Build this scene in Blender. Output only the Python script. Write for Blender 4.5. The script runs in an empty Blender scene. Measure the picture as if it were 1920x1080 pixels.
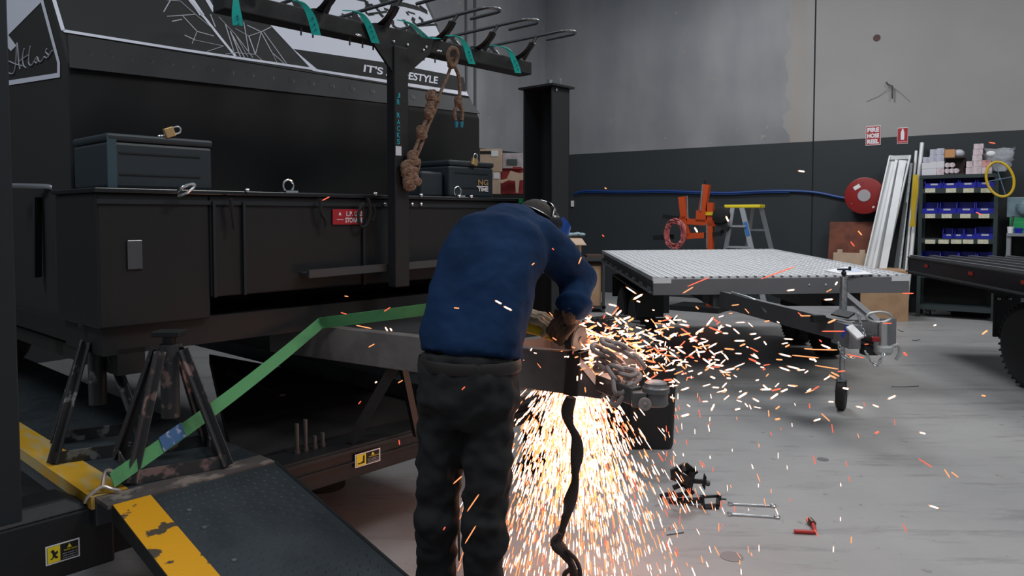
import bpy, bmesh, math, random
from mathutils import Vector as V, Matrix as MX
from math import sin, cos, pi, radians, tan
random.seed(7)
SC = bpy.context.scene
COL = SC.collection
# ------------------------------------------------------------------ camera
F_, PT, HZ = 1400.0, radians(2.6), 405.0
PP = HZ + F_ * tan(PT)
cd = bpy.data.cameras.new('camera'); cam = bpy.data.objects.new('camera', cd); COL.objects.link(cam)
cam.location = (0, 0, 1.5); cam.rotation_euler = (pi / 2 - PT, 0, 0)
cd.sensor_width = 36; cd.lens = 36 * F_ / 1920; cd.shift_y = (PP - 540) / 1920; cd.clip_start = .05
SC.camera = cam
SC.view_settings.view_transform = 'Standard'; SC.view_settings.look = 'None'
SC.view_settings.gamma = 1; SC.view_settings.exposure = 0
SC.cycles.use_denoising = True
# ------------------------------------------------------------------ light
w = bpy.data.worlds.new('world'); SC.world = w; w.use_nodes = True
w.node_tree.nodes['Background'].inputs[0].default_value = (.80, .90, 1.0, 1)
w.node_tree.nodes['Background'].inputs[1].default_value = .215
def area(loc, rot, sx, sy, e, col, spread=pi):
    l = bpy.data.lights.new('ceiling_or_fill_lamp', 'AREA'); l.shape = 'RECTANGLE'; l.size = sx; l.size_y = sy
    l.energy = e; l.color = col; l.spread = spread
    o = bpy.data.objects.new('ceiling_or_fill_lamp', l); COL.objects.link(o); o.location = loc; o.rotation_euler = rot
area((2.4, 9.6, 6.3), (0, 0, radians(-35)), 1.6, 1.6, 235, (.95, .97, 1.0))
area((6.0, 6.4, 6.3), (0, 0, radians(-35)), 1.6, 1.6, 150, (1.0, .98, .95))
area((4.0, 2.2, 6.3), (0, 0, radians(-35)), 1.6, 1.6, 190, (1.0, .98, .96))
area((0.4, 0.4, 6.3), (0, 0, radians(-35)), 1.6, 1.6, 70, (.88, .93, 1.0))
area((-3.6, 1.2, 5.6), (0, radians(-15), 0), 1.6, 1.6, 110, (.90, .95, 1.0))  # fill lamp added to brighten the camper's left side and the floor there
# ------------------------------------------------------------------ pixel measurements -> points in the place
CF = V((0, cos(PT), -sin(PT))); CU = V((0, sin(PT), cos(PT))); CR = V((1, 0, 0)); CC = V((0, 0, 1.5))
def ray(x, y): return CF + CR * ((x - 960) / F_) + CU * ((PP - y) / F_)
def atY(x, y, Y): r = ray(x, y); return CC + r * (Y / r.y)
def atz(x, y, z): r = ray(x, y); return CC + r * ((z - 1.5) / r.z)
def onplane(x, y, P, n): r = ray(x, y); return CC + r * ((P - CC).dot(n) / r.dot(n))
def frame(o, X, Y=None, Z=None):
    X = V(X).normalized()
    if Z is None: Z = V((0, 0, 1))
    Y = V(Z).cross(X).normalized() if Y is None else V(Y).normalized()
    Z = X.cross(Y)
    m = MX.Identity(4)
    for i in range(3): m[i][0] = X[i]; m[i][1] = Y[i]; m[i][2] = Z[i]; m[i][3] = o[i]
    return m
WF = MX.Identity(4)
HF = frame((-1.43, 2.38, 0), (cos(radians(48)), sin(radians(48)), 0))      # hoist and camper: u along cross beam, v away
RF = frame((.685, 15.46, 0), (.82, -.5726, 0))                             # room: x along back wall, y into the wall
e1 = V((cos(.01265), sin(.01265), .00927)); e2 = V((-sin(.01265), cos(.01265), .02424))
TF = frame((1.2609, 6.645, .956), e1, e2 - e1 * e2.dot(e1) / e1.dot(e1))    # deck top of the silver trailer
def fpl(fr, x, y, axis, val):                                               # pixel on the plane axis=val of a frame -> frame coords
    n = V((fr[0][axis], fr[1][axis], fr[2][axis])); o = fr.translation + n * val
    return fr.inverted() @ onplane(x, y, o, n)
def hv(x, y, v): return fpl(HF, x, y, 1, v)
def rk(x, y, k): return fpl(RF, x, y, 1, -k)
# ------------------------------------------------------------------ materials
MATS = {}
def mat(name, col, rough=.6, metal=0, emis=None, es=0, nv=0, ns=8, bump=0, bs=60, col2=None, lo=.45, hi=.6, alpha=1, spec=.5, stretch=None, coat=0):
    if name in MATS: return MATS[name]
    m = bpy.data.materials.new(name); m.use_nodes = True; MATS[name] = m
    nt = m.node_tree; b = nt.nodes['Principled BSDF']; N = nt.nodes.new; L = nt.links.new
    b.inputs['Base Color'].default_value = (*col, 1); b.inputs['Roughness'].default_value = rough
    b.inputs['Metallic'].default_value = metal; b.inputs['Specular IOR Level'].default_value = spec
    b.inputs['Coat Weight'].default_value = coat
    if alpha < 1: b.inputs['Alpha'].default_value = alpha
    if emis: b.inputs['Emission Color'].default_value = (*emis, 1); b.inputs['Emission Strength'].default_value = es
    tc = N('ShaderNodeTexCoord'); mp = N('ShaderNodeMapping'); L(tc.outputs['Object'], mp.inputs['Vector'])
    if stretch: mp.inputs['Scale'].default_value = stretch
    if nv or col2:
        n = N('ShaderNodeTexNoise'); n.inputs['Scale'].default_value = ns; n.inputs['Detail'].default_value = 6; L(mp.outputs[0], n.inputs['Vector'])
        r = N('ShaderNodeValToRGB'); L(n.outputs['Fac'], r.inputs[0]); L(r.outputs[0], b.inputs['Base Color'])
        r.color_ramp.elements[0].position = lo; r.color_ramp.elements[1].position = hi
        c2 = col2 or tuple(c * (1 - nv) for c in col)
        r.color_ramp.elements[0].color = (*col, 1); r.color_ramp.elements[1].color = (*c2, 1)
    if bump:
        n = N('ShaderNodeTexNoise'); n.inputs['Scale'].default_value = bs; n.inputs['Detail'].default_value = 4; L(mp.outputs[0], n.inputs['Vector'])
        bp = N('ShaderNodeBump'); bp.inputs['Strength'].default_value = bump; bp.inputs['Distance'].default_value = .01
        L(n.outputs['Fac'], bp.inputs['Height']); L(bp.outputs[0], b.inputs['Normal'])
    return m
BLK = mat('black_paint', (.014, .0145, .0155), .5, bump=.1, bs=30, spec=.3)
BLKG = mat('black_gloss', (.012, .013, .015), .25)
BLKM = mat('black_matt', (.016, .016, .0165), .85, spec=.3)
CHAR = mat('charcoal_paint', (.013, .017, .020), .55, spec=.35)
RUB = mat('rubber', (.016, .016, .017), .75, bump=.3, bs=40)
STEEL = mat('raw_steel', (.13, .125, .125), .5, .5, nv=.3, ns=9, bump=.1)
GALV = mat('galvanised', (.42, .46, .47), .35, .8, nv=.25, ns=30)
CHROME = mat('chrome', (.75, .76, .78), .2, 1)
ALU = mat('mill_aluminium', (.72, .74, .76), .38, .6, nv=.15, ns=4)
WHITE = mat('white_vinyl', (.52, .54, .61), .45)
GREYV = mat('grey_vinyl', (.30, .31, .34), .5)
TEAL = mat('teal_rubber', (.0, .38, .33), .5)
TEALD = mat('teal_paint', (.0, .16, .20), .5)
NAVYB = mat('dark_teal_paint', (.014, .022, .029), .5)
YEL = mat('worn_yellow_paint', (.62, .29, .002), .5, col2=(.06, .045, .03), ns=13, lo=.60, hi=.63, bump=.15)
YELD = mat('dusty_yellow_paint', (.50, .27, .01), .6, col2=(.40, .30, .12), ns=9, lo=.45, hi=.6, stretch=(3, .6, 1))
YELB = mat('bright_yellow', (.75, .60, .02), .5)
YELP = mat('yellow_plastic', (.62, .42, .01), .5)
ORG = mat('orange_paint', (.50, .065, .012), .45)
RED = mat('red_paint', (.24, .012, .012), .4)
REDS = mat('red_sign', (.36, .01, .02), .5)
PINK = mat('red_tubing', (.42, .10, .10), .35)
CARD = mat('cardboard', (.42, .26, .15), .8, nv=.15, ns=5)
CARDL = mat('light_cardboard', (.52, .38, .27), .8, nv=.1, ns=5)
BRASS = mat('brass', (.62, .40, .18), .35, .7)
ROPE = mat('jute_rope', (.22, .135, .09), .9, nv=.4, ns=60, bump=.8, bs=220)
GREEN = mat('green_webbing', (.075, .27, .10), .8, nv=.35, ns=5, bump=.3, bs=250)
BLUE = mat('blue_plastic', (.006, .010, .30), .45)
BLUEH = mat('blue_hose', (.008, .045, .20), .5)
WPAP = mat('white_paper', (.72, .72, .74), .7)
WPNK = mat('pale_box', (.62, .52, .55), .7, nv=.25, ns=22)
CREAM = mat('cream_label', (.62, .60, .45), .7, nv=.25, ns=60)
PLYR = mat('red_brown_ply', (.17, .045, .022), .7, nv=.35, ns=5)
GREENP = mat('green_plastic', (.01, .25, .08), .5)
DGREY = mat('dark_grey_steel', (.055, .058, .062), .45, .3)
SPW = mat('spark_white', (1, .8, .7), .5, emis=(1, .78, .66), es=2.2)
SPO = mat('spark_orange', (1, .4, .15), .5, emis=(1, .30, .11), es=1.15)
SPR = mat('spark_red', (1, .2, .1), .5, emis=(.85, .10, .045), es=.9)
for m in (SPW, SPO, SPR): m.cycles.emission_sampling = 'NONE'
# ------------------------------------------------------------------ object helpers
WM = {}; FRM = {}
def thing(name, label, cat, fr=WF, loc=(0, 0, 0), group=None, kind=None, rz=0):
    o = bpy.data.objects.new(name, None); COL.objects.link(o); o.empty_display_size = .05
    o.matrix_world = fr @ MX.Translation(loc) @ MX.Rotation(rz, 4, 'Z'); WM[o] = o.matrix_world.copy(); FRM[o] = fr
    tag(o, label, cat, group, kind); return o
def tag(o, label=None, cat=None, group=None, kind=None):
    if label: o['label'] = label
    if cat: o['category'] = cat
    if group: o['group'] = group
    if kind: o['kind'] = kind
    return o
def copy_thing(src, loc, rz=0, label=None, fr=None, sc=None):
    fr = fr or FRM.get(src, WF)
    c = src.copy(); COL.objects.link(c); c.matrix_world = fr @ MX.Translation(loc) @ MX.Rotation(rz, 4, 'Z') @ MX.Diagonal((*(sc or (1, 1, 1)), 1))
    if label: c['label'] = label
    for ch in src.children:
        d = ch.copy(); COL.objects.link(d); d.parent = c
        for g in ch.children:
            e = g.copy(); COL.objects.link(e); e.parent = d
    return c
class MB:
    def __init__(s): s.cut = []; s.v = []; s.f = []; s.mi = []; s.m = 0
    def add(s, vs, fs):
        s.cut.append((len(s.v), len(s.f))); k = len(s.v); s.v += [V(a) for a in vs]; s.f += [tuple(k + i for i in f) for f in fs]; s.mi += [s.m] * len(fs); return s
    def box(s, lo, hi, rot=None):
        x0, y0, z0 = lo; x1, y1, z1 = hi
        vs = [V(p) for p in ((x0, y0, z0), (x1, y0, z0), (x1, y1, z0), (x0, y1, z0), (x0, y0, z1), (x1, y0, z1), (x1, y1, z1), (x0, y1, z1))]
        if rot is not None:
            c = (V(lo) + V(hi)) / 2; vs = [c + rot @ (v - c) for v in vs]
        return s.add(vs, [(0, 3, 2, 1), (4, 5, 6, 7), (0, 1, 5, 4), (1, 2, 6, 5), (2, 3, 7, 6), (3, 0, 4, 7)])
    def beam(s, p0, p1, a, b, up=(0, 0, 1), off=0):
        p0 = V(p0); p1 = V(p1); d = (p1 - p0).normalized(); x = d.cross(V(up)).normalized(); y = x.cross(d)
        vs = []
        for p in (p0, p1):
            for i, j in ((-1, -1), (1, -1), (1, 1), (-1, 1)): vs.append(p + x * (a / 2 * i) + y * (b / 2 * j))
        return s.add(vs, [(0, 1, 2, 3), (7, 6, 5, 4), (0, 4, 5, 1), (1, 5, 6, 2), (2, 6, 7, 3), (3, 7, 4, 0)])
    def tube(s, pts, r, seg=10, closed=False, flat=None):
        pts = [V(p) for p in pts]; n = len(pts); rs = r if isinstance(r, (list, tuple)) else [r] * n
        ts = []
        for i in range(n):
            a = pts[(i - 1) % n] if closed or i > 0 else pts[i]; b = pts[(i + 1) % n] if closed or i < n - 1 else pts[i]
            ts.append((b - a).normalized())
        nr = ts[0].orthogonal().normalized() if flat is None else (V(flat) - ts[0] * V(flat).dot(ts[0])).normalized()
        vs = []
        for i in range(n):
            nr = (nr - ts[i] * nr.dot(ts[i])).normalized(); bn = ts[i].cross(nr)
            for k in range(seg):
                an = 2 * pi * k / seg; ra = rs[i]
                rx, ry = ra if isinstance(ra, tuple) else (ra, ra)
                vs.append(pts[i] + nr * (rx * cos(an)) + bn * (ry * sin(an)))
        fs = []
        for i in range(n if closed else n - 1):
            j = (i + 1) % n
            for k in range(seg):
                l = (k + 1) % seg; fs.append((i * seg + k, i * seg + l, j * seg + l, j * seg + k))
        if not closed: fs += [tuple(range(seg))[::-1], tuple((n - 1) * seg + k for k in range(seg))]
        return s.add(vs, fs)
    def each(s, name, m, parent=None, fr=None, **k):
        out = []
        for a, c in zip(s.cut, s.cut[1:] + [(len(s.v), len(s.f))]):
            q = MB(); q.v = s.v[a[0]:c[0]]; q.f = [tuple(i - a[0] for i in f) for f in s.f[a[1]:c[1]]]; q.mi = s.mi[a[1]:c[1]]; out.append(q.build(name, m, parent, fr, **k))
        return out[0]
    def cyl(s, p0, p1, r, r2=None, seg=20): return s.tube([p0, p1], [r, r if r2 is None else r2], seg)
    def lathe(s, o, ax, prof, seg=28):          # prof: (dist along axis, radius)
        o = V(o); ax = V(ax).normalized(); x = ax.orthogonal().normalized(); y = ax.cross(x); vs = []
        for d, r in prof:
            for k in range(seg): an = 2 * pi * k / seg; vs.append(o + ax * d + x * (r * cos(an)) + y * (r * sin(an)))
        n = len(prof); fs = []
        for i in range(n - 1):
            for k in range(seg): l = (k + 1) % seg; fs.append((i * seg + k, i * seg + l, (i + 1) * seg + l, (i + 1) * seg + k))
        fs += [tuple(range(seg))[::-1], tuple((n - 1) * seg + k for k in range(seg))]
        return s.add(vs, fs)
    def prism(s, poly, d):
        poly = [V(p) for p in poly]; d = V(d); n = len(poly)
        return s.add(poly + [p + d for p in poly], [tuple(range(n))[::-1], tuple(range(n, 2 * n))] + [(i, (i + 1) % n, n + (i + 1) % n, n + i) for i in range(n)])
    def band(s, pts, wv, th, n=None):           # flat strip through pts, width vectors wv, thickness th along n
        pts = [V(p) for p in pts]; vs = []
        for i, p in enumerate(pts):
            t = (pts[min(i + 1, len(pts) - 1)] - pts[max(i - 1, 0)]).normalized(); wd = V(wv[i] if isinstance(wv, list) else wv); nn = t.cross(wd).normalized() * th
            vs += [p - wd / 2, p + wd / 2, p + wd / 2 + nn, p - wd / 2 + nn]
        fs = [(0, 1, 2, 3), tuple(4 * (len(pts) - 1) + k for k in (3, 2, 1, 0))]
        for i in range(len(pts) - 1):
            for k in range(4): l = (k + 1) % 4; fs.append((4 * i + k, 4 * i + 4 + k, 4 * i + 4 + l, 4 * i + l))
        return s.add(vs, fs)
    def sphere(s, c, r, seg=16, rings=10, sc=(1, 1, 1)):
        c = V(c); vs = [c + V((0, 0, -r * sc[2]))]; fs = []
        for i in range(1, rings):
            ph = -pi / 2 + pi * i / rings
            for k in range(seg): an = 2 * pi * k / seg; vs.append(c + V((r * sc[0] * cos(ph) * cos(an), r * sc[1] * cos(ph) * sin(an), r * sc[2] * sin(ph))))
        vs.append(c + V((0, 0, r * sc[2]))); T = len(vs) - 1
        for k in range(seg):
            l = (k + 1) % seg; fs.append((0, 1 + l, 1 + k)); fs.append((T, T - seg + k, T - seg + l))
            for i in range(rings - 2): a = 1 + i * seg; fs.append((a + k, a + l, a + seg + l, a + seg + k))
        return s.add(vs, fs)
    def build(s, name, m, parent=None, fr=None, bevel=0, smooth=False, kind=None, fix=True):
        fr = fr if fr is not None else (FRM[parent] if parent in FRM else WF)
        T = (WM[parent].inverted() @ fr) if parent is not None else WF if parent is not None else fr
        if parent is None:
            c = sum((fr @ v for v in s.v), V()) / len(s.v); lo = min((fr @ v).z for v in s.v); base = V((c.x, c.y, lo)); M = fr.copy(); M.translation = base; T = M.inverted() @ fr
        me = bpy.data.meshes.new(name); me.from_pydata([T @ v for v in s.v], [], s.f)
        for x in (m if isinstance(m, (list, tuple)) else [m]): me.materials.append(x)
        if max(s.mi or [0]) > 0: me.polygons.foreach_set('material_index', s.mi)
        if fix:
            b = bmesh.new(); b.from_mesh(me); bmesh.ops.recalc_face_normals(b, faces=b.faces); b.to_mesh(me); b.free()
        if smooth:
            for p in me.polygons: p.use_smooth = True
            try: me.set_sharp_from_angle(angle=radians(40))
            except Exception: pass
        o = bpy.data.objects.new(name, me); COL.objects.link(o)
        if parent is not None: o.parent = parent; WM[o] = WM[parent]; FRM[o] = fr
        else: o.matrix_world = M; WM[o] = M.copy(); FRM[o] = fr
        if bevel:
            md = o.modifiers.new('b', 'BEVEL'); md.width = bevel; md.segments = 2; md.limit_method = 'ANGLE'
            md.harden_normals = False
        if kind: o['kind'] = kind
        return o
def smoothcurve(pts, n=8, closed=False):
    P = [V(p) for p in pts]; out = []; N = len(P)
    for i in range(N if closed else N - 1):
        g = lambda k: P[k % N] if closed else P[max(0, min(N - 1, k))]
        a, b, c, d = g(i - 1), g(i), g(i + 1), g(i + 2)
        for j in range(n):
            t = j / n; out.append(.5 * ((2 * b) + (c - a) * t + (2 * a - 5 * b + 4 * c - d) * t * t + (3 * b - a - 3 * c + d) * t ** 3))
    if not closed: out.append(P[-1])
    return out
def text(s, P0, xv, yv, m, parent, name='lettering', th=.001, fr=WF, bold=0):
    cu = bpy.data.curves.new('t', 'FONT'); cu.body = s; cu.offset = bold; cu.align_x = 'LEFT'
    to = bpy.data.objects.new('t', cu); COL.objects.link(to); bpy.context.view_layer.update()
    me = bpy.data.meshes.new_from_object(to.evaluated_get(bpy.context.evaluated_depsgraph_get()))
    vs = [v.co.copy() for v in me.vertices]; fs = [tuple(p.vertices) for p in me.polygons]
    bpy.data.objects.remove(to); bpy.data.curves.remove(cu); bpy.data.meshes.remove(me)
    x0 = min(v.x for v in vs); x1 = max(v.x for v in vs); y0 = min(v.y for v in vs); y1 = max(v.y for v in vs)
    P0 = V(P0); xv = V(xv); yv = V(yv); n = xv.cross(yv).normalized() * th
    b = MB(); b.add([P0 + xv * ((v.x - x0) / (x1 - x0)) + yv * ((v.y - y0) / (y1 - y0)) + n for v in vs], fs)
    return b.build(name, m, parent, fr, fix=False)

# =================================================================== SETTING
def floor_mat():
    m = bpy.data.materials.new('concrete_floor'); m.use_nodes = True; nt = m.node_tree; N = nt.nodes.new; L = nt.links.new
    b = nt.nodes['Principled BSDF']; tc = N('ShaderNodeTexCoord')
    n1 = N('ShaderNodeTexNoise'); n1.inputs['Scale'].default_value = .9; n1.inputs['Detail'].default_value = 8; n1.inputs['Roughness'].default_value = .6
    L(tc.outputs['Object'], n1.inputs['Vector'])
    r1 = N('ShaderNodeValToRGB'); L(n1.outputs['Fac'], r1.inputs[0])
    r1.color_ramp.elements[0].position = .32; r1.color_ramp.elements[0].color = (.262, .260, .262, 1)
    r1.color_ramp.elements[1].position = .68; r1.color_ramp.elements[1].color = (.335, .331, .329, 1)
    n2 = N('ShaderNodeTexNoise'); n2.inputs['Scale'].default_value = 3.0; n2.inputs['Detail'].default_value = 10; n2.inputs['Roughness'].default_value = .75
    mp = N('ShaderNodeMapping'); mp.inputs['Scale'].default_value = (.35, 2.2, 1); mp.inputs['Rotation'].default_value = (0, 0, .3)
    L(tc.outputs['Object'], mp.inputs['Vector']); L(mp.outputs[0], n2.inputs['Vector'])
    r2 = N('ShaderNodeValToRGB'); L(n2.outputs['Fac'], r2.inputs[0])
    r2.color_ramp.elements[0].position = .53; r2.color_ramp.elements[0].color = (1, 1, 1, 1)
    r2.color_ramp.elements[1].position = .72; r2.color_ramp.elements[1].color = (.52, .51, .52, 1)
    n3 = N('ShaderNodeTexNoise'); n3.inputs['Scale'].default_value = 14; n3.inputs['Detail'].default_value = 5; L(tc.outputs['Object'], n3.inputs['Vector'])
    r3 = N('ShaderNodeValToRGB'); L(n3.outputs['Fac'], r3.inputs[0])
    r3.color_ramp.elements[0].position = .66; r3.color_ramp.elements[0].color = (1, 1, 1, 1)
    r3.color_ramp.elements[1].position = .72; r3.color_ramp.elements[1].color = (.62, .61, .60, 1)
    x = N('ShaderNodeMixRGB'); x.blend_type = 'MULTIPLY'; x.inputs[0].default_value = 1; L(r1.outputs[0], x.inputs[1]); L(r2.outputs[0], x.inputs[2])
    y = N('ShaderNodeMixRGB'); y.blend_type = 'MULTIPLY'; y.inputs[0].default_value = 1; L(x.outputs[0], y.inputs[1]); L(r3.outputs[0], y.inputs[2])
    L(y.outputs[0], b.inputs['Base Color']); b.inputs['Roughness'].default_value = .42
    bp = N('ShaderNodeBump'); bp.inputs['Strength'].default_value = .15; bp.inputs['Distance'].default_value = .01; L(n3.outputs['Fac'], bp.inputs['Height']); L(bp.outputs[0], b.inputs['Normal'])
    return m
def wall_mat():
    # precast concrete, left panels darker and blotched, right panel lighter, dark painted dado up to 2.74 m
    m = bpy.data.materials.new('concrete_wall'); m.use_nodes = True; nt = m.node_tree; N = nt.nodes.new; L = nt.links.new
    b = nt.nodes['Principled BSDF']; tc = N('ShaderNodeTexCoord'); sp = N('ShaderNodeSeparateXYZ'); L(tc.outputs['Object'], sp.inputs[0])
    def noise(s, d, sc=None):
        n = N('ShaderNodeTexNoise'); n.inputs['Scale'].default_value = s; n.inputs['Detail'].default_value = d
        if sc:
            mp = N('ShaderNodeMapping'); mp.inputs['Scale'].default_value = sc; L(tc.outputs['Object'], mp.inputs['Vector']); L(mp.outputs[0], n.inputs['Vector'])
        else: L(tc.outputs['Object'], n.inputs['Vector'])
        return n
    def ramp(src, a, ca, c, cc):
        r = N('ShaderNodeValToRGB'); L(src, r.inputs[0]); r.color_ramp.elements[0].position = a; r.color_ramp.elements[0].color = (*ca, 1)
        r.color_ramp.elements[1].position = c; r.color_ramp.elements[1].color = (*cc, 1); return r.outputs[0]
    def mix(f, a, c, bt='MIX'):
        x = N('ShaderNodeMixRGB'); x.blend_type = bt
        if isinstance(f, float): x.inputs[0].default_value = f
        else: L(f, x.inputs[0])
        L(a, x.inputs[1]); L(c, x.inputs[2]); return x.outputs[0]
    def math_(op, a, c):
        x = N('ShaderNodeMath'); x.operation = op
        for i, q in enumerate((a, c)):
            if isinstance(q, (int, float)): x.inputs[i].default_value = q
            else: L(q, x.inputs[i])
        return x.outputs[0]
    n1 = noise(.55, 8); n2 = noise(2.6, 10); n3 = noise(1.0, 6, (1, 1, .25))
    dark = ramp(n1.outputs['Fac'], .33, (.20, .205, .215), .68, (.29, .295, .305))
    n4 = noise(5.5, 8)
    dark = mix(1.0, dark, ramp(n3.outputs['Fac'], .4, (.85, .85, .87), .65, (1.12, 1.1, 1.08)), 'MULTIPLY')
    dark = mix(math_('GREATER_THAN', n4.outputs['Fac'], .685), dark, ramp(n2.outputs['Fac'], .6, (.30, .27, .23), .8, (.36, .31, .25)))
    light = ramp(n1.outputs['Fac'], .3, (.265, .255, .248), .7, (.31, .30, .295))
    # x of the joint between the panels comes from the object: joint at x = JX
    wob = math_('MULTIPLY', math_('SUBTRACT', n2.outputs['Fac'], .5), .5)
    f = math_('GREATER_THAN', math_('ADD', sp.outputs['X'], wob), JX - .42)
    c = mix(f, dark, light)
    edge = math_('COMPARE', sp.outputs['X'], JX - .26)
    edge.node.inputs[2].default_value = .13
    c = mix(math_('MULTIPLY', edge, .5), c, ramp(n3.outputs['Fac'], .3, (.27, .22, .18), .7, (.33, .31, .29)))
    dado = math_('LESS_THAN', sp.outputs['Z'], 2.737)
    pn = ramp(n1.outputs['Fac'], .3, (.021, .026, .030), .7, (.026, .031, .035))
    L(mix(dado, c, pn), b.inputs['Base Color']); b.inputs['Roughness'].default_value = .75
    bp = N('ShaderNodeBump'); bp.inputs['Strength'].default_value = .15; bp.inputs['Distance'].default_value = .02; L(n2.outputs['Fac'], bp.inputs['Height']); L(bp.outputs[0], b.inputs['Normal'])
    return m
JX = rk(1525, 260, 0).x
FLOORM = floor_mat(); WALLM = wall_mat()
def struct(o): o['kind'] = 'structure'; return o
def flat_struct(name, b, m, fr):
    o = b.build(name, m, None, fr); 
    # keep the frame's own origin so that object coordinates read as room metres
    d = o.matrix_world.inverted() @ fr; o.data.transform(d.inverted()); o.matrix_world = fr; return struct(o)
flat_struct('floor', MB().box((-7, -3, -.1), (16, 18, 0)), FLOORM, WF)
flat_struct('wall_back', MB().box((0, 0, 0), (JX - .012, .2, 6.2)).box((JX + .012, 0, 0), (15, .2, 6.2)), WALLM, RF)
flat_struct('wall_left', MB().box((-.2, -16, 0), (0, .2, 6.2)), WALLM, RF)
flat_struct('trim_1', MB().box((JX - .03, .01, 0), (JX + .03, .15, 6.2)), BLKM, RF)
for i, yy in enumerate((-2.4,)):
    flat_struct('trim_2', MB().box((.0, yy, 2.74), (.02, yy + .06, 6.2)).box((.0, yy - .25, 2.74), (.02, yy - .2, 6.2)), mat('joint_grey', (.09, .09, .1), .8), RF)

# painted marks on the floor: oil stain rings
DISC = mat('floor_stain', (.12, .12, .12), .6)
for (px, py, r, lab) in ((1543, 861, .035, 'dark round stain on the concrete floor right of the black bracket'), (1372, 1043, .05, 'faint ring shaped stain on the floor nearest the bottom edge')):
    p = atz(px, py, .0015); b = MB()
    b.lathe(p, (0, 0, 1), [(0, r), (.0006, r * .97), (.0006, r * .3), (0.0001, r * .2)], 24)
    o = b.build('floor_stain', DISC if r < .04 else mat('faint_stain', (.22, .20, .20), .6)); tag(o, lab, 'floor stain')

# =================================================================== HOIST (four post lift)
def hoist_cross_beam():
    t = thing('hoist_cross_beam', 'black steel cross beam of the vehicle hoist with warning stickers at both ends', 'hoist beam', HF, (0, 0, 0))
    b = MB(); b.box((-.16, 0, .36), (2.56, .16, .50)); b.build('beam', BLK, t, bevel=.006)
    b = MB(); b.box((-.35, -.06, .36), (.11, .10, .56)); b.prism([(-.35, -.06, .56), (.05, -.06, .56), (-.02, -.02, .60), (-.35, -.02, .60)], (0, .12, 0)); b.build('carriage', BLK, t, bevel=.008)
    b = MB(); b.box((2.30, -.05, .34), (2.5, .2, .56)); b.build('carriage', BLK, t, bevel=.008)
    b = MB(); b.box((.60, -.012, .478), (2.30, 0.03, .492)); b.box((.6, -.012, .43), (2.3, .0, .437)); b.each('flange', CHAR, t)
    b = MB(); b.box((.09, -.005, .53), (.235, .055, .572)); b.box((.13, -.01, .50), (.22, .02, .53)); b.build('safety_latch', CHAR, t, bevel=.004)
    for (a, c, d, e, nm) in (((86, 1062), (150, 1045), (86, 1026), 0, 'l'), ((666, 878), (713, 862), (666, 853), 1, 'r')):
        yv = -.062 if e == 0 else -.014
        P = fpl(HF, *a, 1, yv); X = fpl(HF, *c, 1, yv) - P; Y = fpl(HF, *d, 1, yv) - P; Y = V((0, 0, Y.z)); X = V((X.x, 0, 0))
        b = MB(); b.prism([P, P + X, P + X + Y, P + Y], (0, .001, 0)); s = b.build('warning_sticker', WPAP, t); s['label'] = 'yellow and black warning sticker'
        def q(u0, v0, u1, v1, m, dd):
            g = MB(); g.prism([P + X * u0 + Y * v0, P + X * u1 + Y * v0, P + X * u1 + Y * v1, P + X * u0 + Y * v1], (0, -.0006 * dd, 0)); return g, m
        g, m = q(.04, .07, .96, .93, BLKM, 1); g.build('sticker_ground', m, s)
        g, m = q(.05, .08, .42, .92, YELB, 2); g.build('sticker_picture', m, s)
        def pt(u0, v0): return P + X * u0 + Y * v0 + V((0, -.0018, 0))
        g = MB()
        fig = [(.12, .3), (.2, .36), (.2, .55), (.14, .7), (.22, .78), (.27, .6), (.34, .66), (.36, .55), (.28, .45), (.36, .3), (.3, .26), (.24, .36), (.18, .26)] if e == 0 else [(.1, .22), (.36, .22), (.36, .8), (.3, .8), (.3, .4), (.2, .3), (.1, .32)]
        g.prism([pt(*k) for k in fig], (0, -.0003, 0)); g.build('pictogram', BLKM, s)
        g = MB(); g.prism([pt(.62, .66), pt(.76, .66), pt(.69, .88)], (0, -.0003, 0)); g.build('triangle', YELB, s)
        text('WARNING', pt(.52, .52), X * .4, Y * .1, YELB, s, fr=HF, th=.0005)
        for k in range(3): text('read the manual before use', pt(.48, .38 - k * .12), X * .44, Y * .06, WPAP, s, fr=HF, th=.0005)
hoist_cross_beam()
def post(u0, u1, v0, v1, h, lab, near):
    t = thing('hoist_post', lab, 'hoist post', HF, ((u0 + u1) / 2, (v0 + v1) / 2, 0), 'posts of the vehicle hoist')
    b = MB(); th = .012
    b.box((u0, v0, .012), (u1, v0 + th, h)); b.box((u0, v1 - th, .012), (u1, v1, h))
    if near: b.box((u0, v0, .012), (u0 + th, v1, h))
    else: b.box((u1 - th, v0, .012), (u1, v1, h))
    b.build('column', CHAR, t, bevel=.004)
    b = MB(); b.box((u0 - .05, v0 - .05, 0), (u1 + .05, v1 + .05, .012)); b.build('base_plate', BLK, t)
    if not near:
        b = MB(); b.box((u0 - .02, v0 - .02, h), (u1 + .02, v1 + .02, h + .012)); b.build('top_plate', BLK, t)
        b = MB(); b.cyl((u0 + .07, v0 + .08, h), (u0 + .07, v0 + .08, h + .035), .014); b.cyl((u0 + .07, v0 + .08, h + .03), (u0 + .07, v0 + .08, h + .05), .02, seg=6); b.cyl((u0 + .12, v0 + .04, h), (u0 + .12, v0 + .04, h + .06), .008); b.each('bolt', GALV, t, smooth=True)
        b = MB(); b.cyl((u0 + .03, v0 - .008, h - .02), (u0 + .03, v0 + .004, h - .02), .008); b.build('rivet', CHROME, t)
        b = MB(); b.box((u0 + .1, v0 + .05, .02), (u0 + .13, v0 + .07, h)); b.build('lock_ladder', DGREY, t)
post(2.50, 2.66, .02, .24, 2.235, 'tall black steel hoist post behind the working man with bolts on top', False)
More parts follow.
